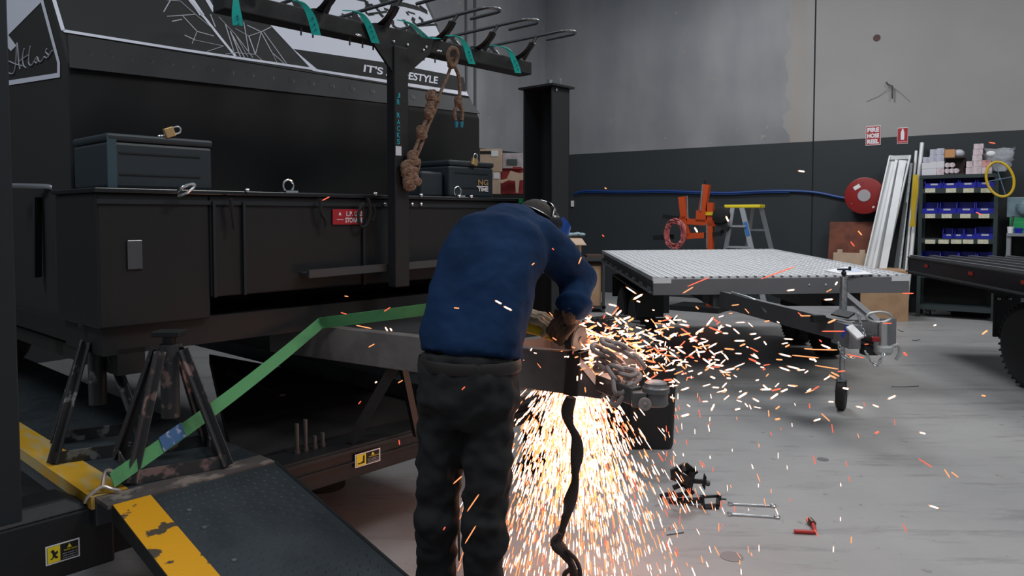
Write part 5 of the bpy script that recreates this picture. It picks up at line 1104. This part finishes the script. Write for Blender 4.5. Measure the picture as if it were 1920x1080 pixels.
spanner((1366, 944), (1453, 948), 'chrome combination spanner on the floor, farther of the two')
spanner((1364, 963), (1460, 969), 'chrome combination spanner on the floor, nearer of the two')
t = thing('crank_handle', 'red L-shaped crank handle with a socket lying on the floor', 'handle', WF, atz(1510, 995, 0))
b = MB(); A_, B_, C_ = atz(1489, 996, .010), atz(1528, 998, .010), atz(1524, 982, .012); b.tube([A_, A_.lerp(B_, .9), B_, B_.lerp(C_, .15), C_], .0095, 10); b.build('grip', mat('red_grip', (.42, .03, .025), .45), t, smooth=True)
b = MB(); b.tube([C_ + V((0, -.004, 0)), C_ + V((-.003, .035, .004))], .016, 14); b.build('socket', mat('brown_metal', (.16, .10, .08), .4, .7), t, smooth=True)
# black bracket heap on floor
t = thing('black_bracket', 'black slotted steel bracket assembly lying on the floor', 'bracket', WF, atz(1300, 940, 0))
YB = atz(1310, 945, 0).y
def B3(x, y, d=0): 
    q = atY(x, y, YB + d); q.z = max(q.z, .006); return q
b = MB()
b.beam(B3(1258, 888), B3(1285, 875, .03), .05, .012, up=(0, 1, .4)); b.beam(B3(1282, 874), B3(1302, 890, .03), .05, .012, up=(0, 1, .3)); b.beam(B3(1260, 890), B3(1296, 905, -.02), .05, .01, up=(0, 1, 0)); b.build('top_clamp', BLK, t)
b = MB(); b.beam(B3(1298, 885), B3(1290, 925, -.02), .02, .03); b.beam(B3(1272, 900), B3(1300, 925), .018, .02); b.beam(B3(1300, 902), B3(1322, 903), .018, .02); b.prism([B3(1321, 888), B3(1325, 895), B3(1322, 920), B3(1317, 912)], (0, .012, 0)); b.beam(B3(1262, 915), B3(1286, 905), .018, .02); b.beam(B3(1290, 925), B3(1262, 930, .03), .02, .02); b.build('link_arm', BLK, t)
b = MB(); b.beam(B3(1255, 940, .02), B3(1320, 938, -.03), .035, .02); b.beam(B3(1240, 935, .1), B3(1262, 925, .05), .03, .02); b.beam(B3(1316, 928, -.03), B3(1318, 955, -.05), .01, .05, up=(0, 1, 0)); b.beam(B3(1348, 928, -.03), B3(1346, 950, -.05), .01, .05, up=(0, 1, 0)); b.beam(B3(1318, 951, -.05), B3(1346, 949, -.05), .05, .008, up=(0, 0, 1)); b.beam(B3(1318, 932, -.02), B3(1348, 930, -.02), .008, .012); b.build('foot_bracket', BLKG, t)
b = MB(); b.cyl(B3(1281, 870), B3(1283, 882), .012); b.cyl(B3(1323, 905, -.02), B3(1330, 907, -.02), .014); b.each('bolt', DGREY, t)
b = MB(); b.tube([atz(1352, 935, .004), atz(1362, 936, .004)], .004, 6); o = b.build('loose_bolt', DGREY); tag(o, 'small dark bolt on the floor beside the black bracket', 'bolt')
b = MB(); b.tube([atz(1250, 1003, .003), atz(1282, 998, .003)], .0025, 6); o = b.build('steel_offcut', DGREY); tag(o, 'thin dark steel offcut on the floor below the black bracket', 'offcut')
for x, y, l in ((1680, 724, 'dark twig-like scrap on the floor beyond the jockey wheel'), (1716, 725, 'second dark scrap on the floor right of the first one')):
    pass
for i, (x0, y0, x1, y1, l) in enumerate(((1672, 725, 1722, 724, 'thin dark wire scrap on the floor right of the jockey wheel'), (1684, 618, 1694, 622, 'small dark scrap on the floor behind the coupling'), (1710, 638, 1725, 637, 'dark sliver on the floor before the large cardboard box'))):
    b = MB(); b.tube([atz(x0, y0, .003), atz((x0 + x1) / 2, (y0 + y1) / 2 + 1, .003), atz(x1, y1, .003)], .005, 6); o = b.build('floor_scrap', DGREY); tag(o, l, 'scrap')
# =================================================================== THE MAN
def cap(b, p0, r0, p1, r1, seg=16):
    p0, p1 = V(p0), V(p1); d = (p1 - p0).normalized(); pts = []; rs = []
    for k in range(5): a = pi / 2 * (1 - k / 5); pts.append(p0 - d * r0 * sin(a)); rs.append(max(.0004, r0 * cos(a)))
    for k in range(6): a = pi / 2 * (k / 5); pts.append(p1 + d * r1 * sin(a)); rs.append(max(.0004, r1 * cos(a)))
    b.tube(pts, rs, seg)
def ell_loft(b, rings, seg=28):
    vs = []
    for c, a, f, ra, rf in rings:
        for k in range(seg):
            t = 2 * pi * k / seg; e = .85; cx_, sy_ = cos(t), sin(t)
            vs.append(V(c) + V(a) * (ra * math.copysign(abs(cx_) ** e, cx_)) + V(f) * (rf * math.copysign(abs(sy_) ** e, sy_)))
    n = len(rings); fs = [tuple(range(seg))[::-1], tuple((n - 1) * seg + k for k in range(seg))]
    for i in range(n - 1):
        for k in range(seg): l = (k + 1) % seg; fs.append((i * seg + k, i * seg + l, (i + 1) * seg + l, (i + 1) * seg + k))
    b.add(vs, fs)
def meld(o, vox, sm=6, disp=None):
    m = o.modifiers.new('r', 'REMESH'); m.mode = 'VOXEL'; m.voxel_size = vox; m.use_smooth_shade = True
    m = o.modifiers.new('s', 'SMOOTH'); m.factor = .5; m.iterations = sm
    for st, size, dep in (disp or []):
        t = bpy.data.textures.new('folds', 'CLOUDS'); t.noise_scale = size; t.noise_depth = dep
        m = o.modifiers.new('d', 'DISPLACE'); m.texture = t; m.strength = st; m.mid_level = .5; m.texture_coords = 'LOCAL'
SKIN = mat('skin', (.42, .22, .15), .5)
LA = V((.94, -.34, 0)).normalized()
spine = [((-.135, 2.435, 1.035), .158, .122), ((-.135, 2.45, 1.08), .165, .12), ((-.115, 2.50, 1.19), .165, .12), ((-.085, 2.58, 1.31), .172, .125), ((-.045, 2.67, 1.395), .168, .125), ((.0, 2.76, 1.455), .115, .095), ((.01, 2.82, 1.475), .08, .06)]
def torso(b, grow, i0=0, i1=7):
    rings = []
    for i in range(i0, i1):
        c, ra, rf = spine[i]; a_ = V(spine[max(0, i - 1)][0]); c_ = V(spine[min(6, i + 1)][0]); t = (c_ - a_).normalized(); f = LA.cross(t).normalized()
        rings.append((c, LA, f, ra + grow, rf + grow))
    ell_loft(b, rings)
HC = V((.095, 2.90, 1.435)); FD = V((.70, .42, -.58)).normalized(); HS = V((FD.y, -FD.x, 0)).normalized() * -1; HU = FD.cross(HS).normalized(); HU = HU if HU.z > 0 else -HU
RS, RE, RW = V((.125, 2.69, 1.41)), V((.250, 2.78, 1.265)), V((.218, 2.675, 1.16))
LS, LE, LW = V((-.150, 2.80, 1.37)), V((-.07, 3.01, 1.23)), V((.045, 2.90, 1.145))
RH, LH = V((.195, 2.725, 1.105)), V((.078, 2.845, 1.115))
LK = [V((-.222, 2.45, .90)), V((-.250, 2.43, .50)), V((-.252, 2.46, .09))]
RK = [V((-.068, 2.40, .90)), V((-.086, 2.37, .50)), V((-.100, 2.40, .09))]
b = MB(); torso(b, -.02)
cap(b, RS, .045, RE, .038); cap(b, RE, .042, RW, .030); cap(b, LS, .045, LE, .038); cap(b, LE, .042, LW, .030)
for K_ in (LK, RK): cap(b, K_[0], .078, K_[1], .052); cap(b, K_[1], .052, K_[2], .036)
cap(b, (.0, 2.80, 1.455), .055, HC - FD * .02 - HU * .04, .055)
# head: skull, jaw, nose, ears
Mh = frame(HC, FD, HS, None) if False else None
def hp(f, s, u): return HC + FD * f + HS * s + HU * u
cap(b, hp(-.025, 0, .03), .078, hp(.012, 0, .025), .074); cap(b, hp(.03, 0, -.03), .055, hp(.045, 0, -.065), .036)
cap(b, hp(.078, 0, .01), .010, hp(.098, 0, -.022), .014); b.sphere(hp(.075, 0, -.055), .02, 10, 8)
for s in (-1, 1): b.sphere(hp(-.005, s * .078, -.005), .024, 10, 8, (.6, .5, 1)); b.sphere(hp(.078, s * .03, .018), .012, 8, 6)
for W_, H_ in ((RW, RH), (LW, LH)): cap(b, W_, .024, W_.lerp(H_, .6), .018)
man = b.build('person', SKIN, None, WF, fix=False); meld(man, .009, 4)
tag(man, 'person in a dark blue work shirt and black trousers bent over the drawbar, grinding it', 'person')
b = MB()
for s in (-1, 1): b.sphere(hp(.088, s * .03, .016), .010, 10, 8)
b.each('eye', mat('eye_dark', (.05, .04, .04), .2), man, WF, smooth=True)
b = MB(); b.tube([hp(.088, -.024, -.048), hp(.098, 0, -.05), hp(.088, .024, -.048)], .005, 8); b.build('mouth', mat('lip', (.30, .10, .08), .5), man, WF)
b = MB(); cap(b, hp(-.034, 0, .038), .082, hp(.0, 0, .04), .078); o = b.build('hair', mat('dark_hair', (.02, .015, .012), .8, bump=.6, bs=120), man, WF, fix=False); meld(o, .008, 3)
# shirt
b = MB(); torso(b, .012)
cap(b, RS - V((.03, 0, .0)), .085, RS.lerp(RE, .55), .078); cap(b, RS.lerp(RE, .5), .076, RE, .068); cap(b, RE, .066, RE.lerp(RW, .82), .058)
cap(b, LS + V((.02, 0, 0)), .085, LS.lerp(LE, .5), .072); cap(b, LS.lerp(LE, .5), .072, LE, .062); cap(b, LE, .062, LE.lerp(LW, .8), .052)
cap(b, (-.10, 2.755, 1.445), .075, (.075, 2.715, 1.43), .078)
d = (RW - RE).normalized(); q = RE.lerp(RW, .80)
b.tube([q - d * .012, q + d * .0, q + d * .014], [.060, .070, .066], 18)
shirt_m = mat('dark_blue_cotton', (.0062, .0235, .068), .9, nv=.25, ns=4, bump=.25, bs=25, spec=.15)
sh_ = b.build('work_shirt', shirt_m, man, WF, fix=False); meld(sh_, .009, 5, [(.030, .14, 1), (.006, .035, 1)])
b = MB(); c_ = V((.01, 2.815, 1.50)); b.tube([c_ + LA * (.065 * cos(a)) + V((0, .035, .03)).normalized() * (.05 * sin(a)) for a in [2 * pi * k / 18 for k in range(18)]], (.016), 8, closed=True); o = b.build('collar', shirt_m, man, WF, smooth=True)
# trousers and belt
b = MB(); f0 = LA.cross(V((0, 0, 1)))
ell_loft(b, [((-.14, 2.43, 1.06), LA, f0, .160, .118), ((-.143, 2.43, .98), LA, f0, .168, .13), ((-.145, 2.425, .90), LA, f0, .165, .132), ((-.147, 2.425, .82), LA, f0, .150, .10)])
for K_ in (LK, RK):
    cap(b, K_[0], .092, K_[0].lerp(K_[1], .5), .082); cap(b, K_[0].lerp(K_[1], .5), .082, K_[1], .072); cap(b, K_[1] + V((-.004, -.01, .0)), .076, K_[1] - V((0, 0, .05)), .072); cap(b, K_[1], .070, K_[2], .066); cap(b, K_[2], .07, K_[2] - V((0, 0, .03)), .072)
tr_m = mat('black_cotton', (.020, .020, .021), .9, bump=.3, bs=25, spec=.2)
o = b.build('work_trousers', tr_m, man, WF, fix=False); meld(o, .009, 4, [(.034, .07, 1)])
b = MB(); b.tube([V((-.140, 2.432, 1.02)) + LA * (.172 * cos(a)) + f0 * (.132 * sin(a)) for a in [2 * pi * k / 32 for k in range(32)]], [(.004, .020)] * 32, 8, closed=True, flat=(1, 0, 0)); b.build('belt', mat('dark_leather', (.016, .012, .011), .6), man, WF, smooth=True)
for K_ in (LK, RK):
    b = MB(); a0 = K_[2]; cap(b, V((a0.x, a0.y - .05, .05)), .045, V((a0.x + .03, a0.y + .15, .045)), .042); cap(b, V((a0.x, a0.y - .0, .05)), .05, V((a0.x, a0.y, .13)), .05); b.box((a0.x - .045, a0.y - .09, .0), (a0.x + .06, a0.y + .19, .03)); o = b.build('work_boot', BLKM, man, WF, fix=False); meld(o, .008, 3)
# gloves with five fingers
def glove(wr, pc, fd, nd, thumb, m, curl, name='work_glove', gaunt=None):
    fd = V(fd).normalized(); nd = V(nd); nd = (nd - fd * nd.dot(fd)).normalized(); sd = fd.cross(nd).normalized() * thumb; b = MB()
    for i in range(4): cap(b, pc - fd * .035 + sd * (.026 - i * .017), .017, pc + fd * .035 + sd * (.032 - i * .021), .016)
    cap(b, wr, .034, pc - fd * .03, .033)
    for i, L_ in enumerate((.95, 1.05, 1.0, .8)):
        p = pc + fd * .045 + sd * (.033 - i * .022); an = 0
        for j, (ln, ad) in enumerate(((.042, curl[0]), (.028, curl[1]), (.022, curl[2]))):
            an += radians(ad + i * 3); q = p + (fd * cos(an) + nd * sin(an)) * ln * L_; cap(b, p, .0125 - .001 * j, q, .0118 - .001 * j, 12); p = q
    p = pc - fd * .018 + sd * .036; dth = (sd * .65 + fd * .55 + nd * .5).normalized(); q = p + dth * .04; cap(b, p - sd * .01, .0165, q, .0135, 12); dth = (fd * .7 + nd * .7 + sd * .05).normalized(); cap(b, q, .0135, q + dth * .034, .012, 12)
    if gaunt: d = (V(gaunt) - V(wr)).normalized(); b.tube([V(wr) - d * .02, V(wr) + d * .02, V(wr) + d * .06], [.036, .044, .052], 18)
    o = b.build(name, m, man, WF, fix=False); meld(o, .0042, 3, [(.006, .02, 1)]); return o
o = glove(RW, RH, V((-.62, .30, -.70)), V((-.15, .70, -.6)), -1, mat('dark_glove', (.10, .055, .035), .8, bump=.4, bs=60), (28, 55, 50), gaunt=RE); o['label'] = 'dark leather glove on the right hand'
o = glove(LW, LH, V((.80, -.45, -.15)), V((.1, .2, -1)), 1, mat('tan_glove', (.42, .33, .22), .85, nv=.3, ns=40, bump=.4, bs=60), (18, 48, 45)); o['label'] = 'tan leather glove on the left hand'
# welding helmet: headgear band, ratchet knobs, blue shell
b = MB(); b.tube([hp(-.012 + .098 * cos(a), .090 * sin(a), .045 + .0 * cos(a)) for a in [2 * pi * k / 30 for k in range(30)]], [(.006, .014)] * 30, 8, closed=True, flat=tuple(HU)); b.tube(smoothcurve([hp(-.01, -.09, .04), hp(-.015, -.06, .10), hp(-.02, 0, .125), hp(-.015, .06, .10), hp(-.01, .09, .04)], 5), [(.012, .004)] * 21, 8); b.tube(smoothcurve([hp(-.11, 0, .04), hp(-.08, 0, .09), hp(-.02, 0, .125), hp(.05, 0, .10), hp(.085, 0, .05)], 5), [(.012, .004)] * 21, 8); b.build('helmet_headgear', BLKG, man, WF, smooth=True)
b = MB()
for s in (-1, 1): b.lathe(hp(-.005, s * .088, .04), HS * s, [(0, .03), (.015, .032), (.022, .022), (.024, .005)], 20)
b.each('ratchet_knob', BLKG, man, WF, smooth=True)
b = MB(); vs = []; n1, n2 = 15, 9
for off in (0, .006):
    for j in range(n2):
        u = .085 - .20 * j / (n2 - 1); r = .098 + .014 * sin(pi * j / (n2 - 1)) - off
        for k in range(n1): a = radians(-88 + 176 * k / (n1 - 1)); vs.append(hp(.008 + r * 1.05 * cos(a), r * .98 * sin(a), u))
fs = []
for L0 in (0, n1 * n2):
    for j in range(n2 - 1):
        for k in range(n1 - 1): fs.append((L0 + j * n1 + k, L0 + j * n1 + k + 1, L0 + (j + 1) * n1 + k + 1, L0 + (j + 1) * n1 + k))
N_ = n1 * n2
edge = [k for k in range(n1)] + [j * n1 + n1 - 1 for j in range(1, n2)] + [(n2 - 1) * n1 + k for k in range(n1 - 2, -1, -1)] + [j * n1 for j in range(n2 - 2, 0, -1)]
for i in range(len(edge)): a_, c_ = edge[i], edge[(i + 1) % len(edge)]; fs.append((a_, c_, c_ + N_, a_ + N_))
b.add(vs, fs); o = b.build('helmet_shell', mat('blue_shell', (.008, .05, .26), .3), man, WF, smooth=True); o['label'] = 'blue welding helmet shell'
b = MB(); b.prism([hp(.118, s * .045, u) for s, u in ((-1, .0), (1, .0), (1, .045), (-1, .045))], FD * .006); b.build('helmet_lens', BLKG, man, WF)
# angle grinder
t = thing('angle_grinder', 'yellow and black angle grinder held in both gloves on the drawbar', 'grinder', WF, (.14, 2.81, 1.05))
G0, G1 = V((.055, 2.875, 1.075)), V((.205, 2.80, 1.045)); gd = (G1 - G0).normalized()
b = MB(); b.lathe(G0, gd, [(0, .018), (.01, .026), (.05, .024), (.09, .029), (.14, .032), (.165, .030)], 20); b.build('motor_body', YELP, t, WF, smooth=True)
b = MB(); b.lathe(G0 - gd * .09, gd, [(0, .012), (.01, .022), (.06, .022), (.095, .024)], 16); b.build('rear_handle', BLKM, t, WF, smooth=True)
dup_ = V((0, 0, 1)); ax_d = dirn
b = MB(); hc = G1 + gd * .025; b.tube([hc - gd * .03, hc + gd * .01, hc + gd * .02], [.030, .028, .018], 14); b.cyl(hc, hc + V(ax_d) * .035 - V((0, 0, .01)), .02); b.build('gear_head', DGREY, t, WF, smooth=True)
dc = hc + V(ax_d) * .03 - V((0, 0, .018))
b = MB(); b.lathe(dc, ax_d, [(0, .012), (0, .060), (.002, .0625), (.004, .060), (.004, .012)], 36); b.build('cutting_disc', mat('disc_dark', (.05, .045, .04), .6), t, WF, smooth=True)
b = MB(); u_ = V((0, 0, 1)); v_ = V(ax_d).cross(u_); g0 = dc - V(ax_d) * .012; pts = [g0 + u_ * (.068 * cos(a)) + v_ * (.068 * sin(a)) for a in [radians(-70 + 14 * k) for k in range(13)]]; b.band(pts, V(ax_d) * .028, .002); b.prism([g0] + pts, V(ax_d) * .002); b.build('wheel_guard', DGREY, t, WF)
b = MB(); b.tube([hc, hc + V((-.02, -.04, .025)), RH + V((-.0, .01, -.01)), RH + V((.008, -.018, .006))], [.008, .012, .015, .013], 14); b.build('side_handle', BLKM, t, WF, smooth=True)
b = MB(); q = G0 - gd * .09; b.tube(smoothcurve([q, q + V((-.08, .06, -.03)), q + V((-.16, .10, -.20)), q + V((-.20, .15, -.55)), q + V((-.2, .2, -1.055))], 6), .005, 8); b.build('power_cord', BLKM, t, WF, smooth=True)

# =================================================================== SPARKS
def glow(loc, e, r, col):
    l = bpy.data.lights.new('grinding_glow', 'POINT'); l.energy = e; l.shadow_soft_size = r; l.color = col
    o = bpy.data.objects.new('grinding_glow', l); COL.objects.link(o); o.location = loc
glow((.27, 2.88, .90), 5, .04, (1, .42, .16)); glow((.24, 2.90, .50), 12, .15, (1, .48, .30)); glow((.245, 2.80, 1.045), 1.6, .02, (1, .40, .10)); glow((.42, 2.72, 1.04), 3.4, .08, (1, .62, .45))
R = random.Random(42); SPK = []      # (pos, dir, length, radius, kind 0 white 1 orange 2 red, zone)
S_ = V((.25, 2.87, 1.0))
def add(p, d, L_, r, k, z): SPK.append((V(p), V(d).normalized(), L_, r, k, z))
n = 0
while n < 4600:
    a = R.gauss(-.02, .33); c = R.gauss(.03, .16); sp = R.uniform(2.0, 4.6)
    if abs(a) > .95: continue
    v = V((sin(a) * cos(c), sin(c), -cos(a) * cos(c))) * sp; t_ = R.uniform(.02, .34) ** 1.0 * R.uniform(.5, 1)
    p = S_ + v * t_ + V((0, 0, -4.9 * t_ * t_)); vel = v + V((0, 0, -9.8 * t_))
    if p.z < .012 or p.z > .9 or (p.z < .34 and R.random() < .5): continue
    L_ = vel.length * R.uniform(.0035, .0115); k = R.random(); far = (S_ - p).length
    add(p, vel, L_, R.uniform(.0012, .0029) * (1.15 - .35 * min(1, far)), 0 if k < .85 - far * .35 else (1 if k < .95 else 2), 'fall'); n += 1
# streaks skimming off to the right above the floor
for i in range(470):
    dx = R.expovariate(1 / .36); dy = R.uniform(-.1, .25) + dx * R.uniform(-.1, .9); z = 1.0 + R.gauss(-.005, .075) - dx * R.uniform(-.05, .32)
    p = V((.27 + dx, 2.78 + dy, z))
    if p.z < .05 or dx > 2.1: continue
    d = V((R.uniform(.6, 1), R.uniform(-.4, .5), R.gauss(-.05, .45))); k = R.random()
    add(p, d, R.uniform(.014, .052), R.uniform(.0022, .0042), 0 if k < .6 else (1 if k < .87 else 2), 'right')
for i in range(260):  # crowding round the chain and the cut
    p = V((.27 + R.gauss(.10, .12), 2.72 + R.uniform(-.12, .2), .985 + R.gauss(0, .06))); d = V((R.gauss(0, 1), R.gauss(0, .4), R.gauss(0, 1))); k = R.random()
    if -.04 < (p - N0).dot(sidev) < wd + .01 and p.z < 1.0: continue
    add(p, d, R.uniform(.006, .026), R.uniform(.0014, .003), 0 if k < .55 else (1 if k < .85 else 2), 'cut')
for i in range(120):  # drifting down right of the bin
    x = 1245 + R.expovariate(1 / 120.); y = R.uniform(740, 1075); Y = R.uniform(2.4, 3.6)
    p = atY(x, y, Y)
    if p.z < .03 or x > 1760: continue
    k = R.random(); add(p, V((R.uniform(-.1, .45), 0, -1)), R.uniform(.012, .035), R.uniform(.0012, .0022), 0 if k < .3 else (1 if k < .6 else 2), 'drift')
for i in range(120):  # spray left of the beam, in front of the legs
    x = R.uniform(860, 960); y = R.uniform(820, 1070)
    if x < 935 - (y - 820) * .15 and R.random() < .85: continue
    p = atY(x, y, R.uniform(2.55, 2.75)); add(p, V((-.35, -.1, -1)), R.uniform(.02, .06), R.uniform(.001, .0022), 0 if R.random() < .4 else 1, 'fall')
lone = [(1496, 320, 1509, 322, 0), (1854, 267, 1866, 269, 2), (1830, 398, 1841, 403, 2), (1134, 352, 1137, 354, 1), (1130, 441, 1132, 443, 2), (1609, 433, 1616, 441, 1), (1595, 453, 1602, 462, 2), (1361, 405, 1366, 416, 0), (1302, 426, 1308, 436, 0), (604, 376, 618, 369, 2), (646, 555, 653, 556, 1), (720, 584, 732, 576, 2), (639, 586, 650, 589, 2), (668, 610, 697, 616, 1), (722, 613, 727, 621, 0), (731, 615, 735, 621, 0), (691, 651, 702, 645, 1), (928, 563, 941, 570, 0), (944, 574, 960, 582, 0), (851, 577, 861, 578, 1), (748, 825, 749, 834, 2), (850, 907, 866, 893, 1), (876, 959, 898, 927, 1), (872, 1019, 892, 986, 1), (831, 994, 835, 988, 2), (672, 758, 677, 752, 2), (746, 718, 755, 713, 1), (703, 718, 707, 715, 0), (866, 731, 872, 725, 2), (1085, 495, 1090, 482, 1), (997, 497, 1002, 493, 1), (1036, 466, 1038, 468, 2), (1722, 860, 1748, 876, 2), (1771, 880, 1781, 896, 1), (1784, 885, 1797, 895, 1), (1427, 523, 1490, 500, 2), (1289, 537, 1330, 520, 2), (1692, 550, 1713, 550, 2), (1541, 621, 1584, 621, 2), (1587, 664, 1620, 671, 2), (1485, 666, 1535, 671, 1), (1528, 685, 1572, 692, 1), (1475, 545, 1490, 543, 0), (1545, 562, 1562, 561, 0), (1280, 550, 1300, 538, 1), (1500, 592, 1520, 592, 1), (1518, 655, 1570, 656, 1), (1460, 663, 1484, 669, 0), (1475, 686, 1500, 692, 0), (1655, 606, 1672, 606, 2), (1540, 775, 1556, 790, 1), (976, 917, 940, 1000, 1)][:-1]
for x0, y0, x1, y1, k in lone:
    Y = 2.6 if x0 < 1000 and y0 > 500 else (2.35 if x0 > 1000 and y0 > 400 else 2.6)
    if 920 < x0 < 1000 and y0 < 600 or 840 < x0 < 900 and y0 < 600: Y = 2.2
    if 860 <= x0 <= 875 and y0 < 1030 or (x0 < 900 and x0 > 820 and y0 > 700): Y = 2.25
    p0, p1 = atY(x0, y0, Y), atY(x1, y1, Y); add((p0 + p1) / 2, p1 - p0, max((p1 - p0).length, .008), .0028 if k == 0 else .002, k, 'lone')
def spark_geo(b, M_, k):
    vs = []; prof = ((-.5, .35), (-.36, .95), (.36, 1.0), (.5, .4))
    for x, r in prof:
        for j in range(5): a = 2 * pi * j / 5; vs.append(M_ @ V((x, r * cos(a), r * sin(a))))
    base = len(b.v); b.v += vs
    for i in range(3):
        for j in range(5):
            l = (j + 1) % 5; b.f.append((base + i * 5 + j, base + i * 5 + l, base + (i + 1) * 5 + l, base + (i + 1) * 5 + j)); b.mi.append({0: (1, 0, 1)[i], 1: 1, 2: 2}[k])
    for q, i in ((0, 0), (3, 15)): b.f.append(tuple(base + i + j for j in (range(5) if q else reversed(range(5))))); b.mi.append({0: 1, 1: 1, 2: 2}[k])
def basis(p, d, L_, r):
    y = d.orthogonal().normalized(); z = d.cross(y); m = MX.Identity(4)
    for i in range(3): m[i][0] = d[i] * L_; m[i][1] = y[i] * r; m[i][2] = z[i] * r; m[i][3] = p[i]
    return m
def vis(s): p = s[0] - CC; w_ = p.dot(CF); x = 960 + F_ * p.x / w_; y = PP - F_ * p.dot(CU) / w_; return (0 < x < 1920 and y < 1080, s[2] * max(.15, s[1].cross(p.normalized()).length) * s[3] / p.length ** 2)
def rank(s): ok, a = vis(s); return a * (1 if ok else 0) * (1e3 if s[5] == 'lone' else (0 if s[5] == 'fall' and s[0].x < -.02 and s[0].y > 2.8 else 1))
SPK.sort(key=rank, reverse=True)
protos = []
for k in range(3):
    b = MB(); spark_geo(b, WF, k); me = bpy.data.meshes.new('spark')
    me.from_pydata(b.v, [], b.f); [me.materials.append(m_) for m_ in (SPW, SPO, SPR)]; me.polygons.foreach_set('material_index', b.mi); protos.append(me)
KN = ('white-hot', 'glowing orange', 'dull red')
ZL = {'right': ' flying right of the drawbar', 'cut': ' bouncing around the chain and the cut', 'drift': ' drifting over the open floor right of the bin', 'lone': ' straying from the main shower'}
def place(s):
    w_ = (s[0] - CC).dot(CF); x = 960 + F_ * (s[0] - CC).x / w_; y = PP - F_ * (s[0] - CC).dot(CU) / w_; z = s[5]
    if z == 'fall': return ' in the shower ' + ('just under the drawbar' if y < 800 else 'at knee height' if y < 900 else 'at shin height' if y < 1000 else 'at the bottom edge') + (', beside the man' if x < 985 else ', left of the strap' if x < 1060 else ', right of the strap' if x < 1130 else ', toward the bin')
    if z == 'right': return ' flying ' + ('at deck height' if y < 590 else 'just under deck height' if y < 640 else 'in the dark under the deck' if y < 690 else 'low over the floor') + (', above the chain' if x < 1180 else ', above the bin' if x < 1270 else ', left of the silver drawbar' if x < 1370 else ', before the silver drawbar' if x < 1500 else ', near the jockey wheel')
    if z == 'lone': return ' straying ' + ('over the blue shirt' if 790 < x < 1110 and y < 640 else 'before the black trousers' if 775 < x < 950 and y > 640 else 'before the black camper' if x < 790 else 'before the dark wall' if y < 470 else 'before the silver trailer' if y < 640 else 'over the open floor')
    return ZL[z]
for s in SPK[:300]:
    o = bpy.data.objects.new('spark', protos[s[4]]); COL.objects.link(o); o.matrix_world = basis(*s[:4]); lab = KN[s[4]] + ' spark' + place(s); tag(o, lab, 'spark', 'sparks from the cut: ' + lab)
b = MB()
for s in SPK[300:]: spark_geo(b, basis(*s[:4]), s[4])
o = b.build('spark_shower', [SPW, SPO, SPR], None, WF, fix=False); tag(o, 'dense shower of fine white and orange sparks streaming from the drawbar', 'sparks', kind='stuff')
for o in list(SC.objects):
    if o.type == 'EMPTY' and not o.children: bpy.data.objects.remove(o)
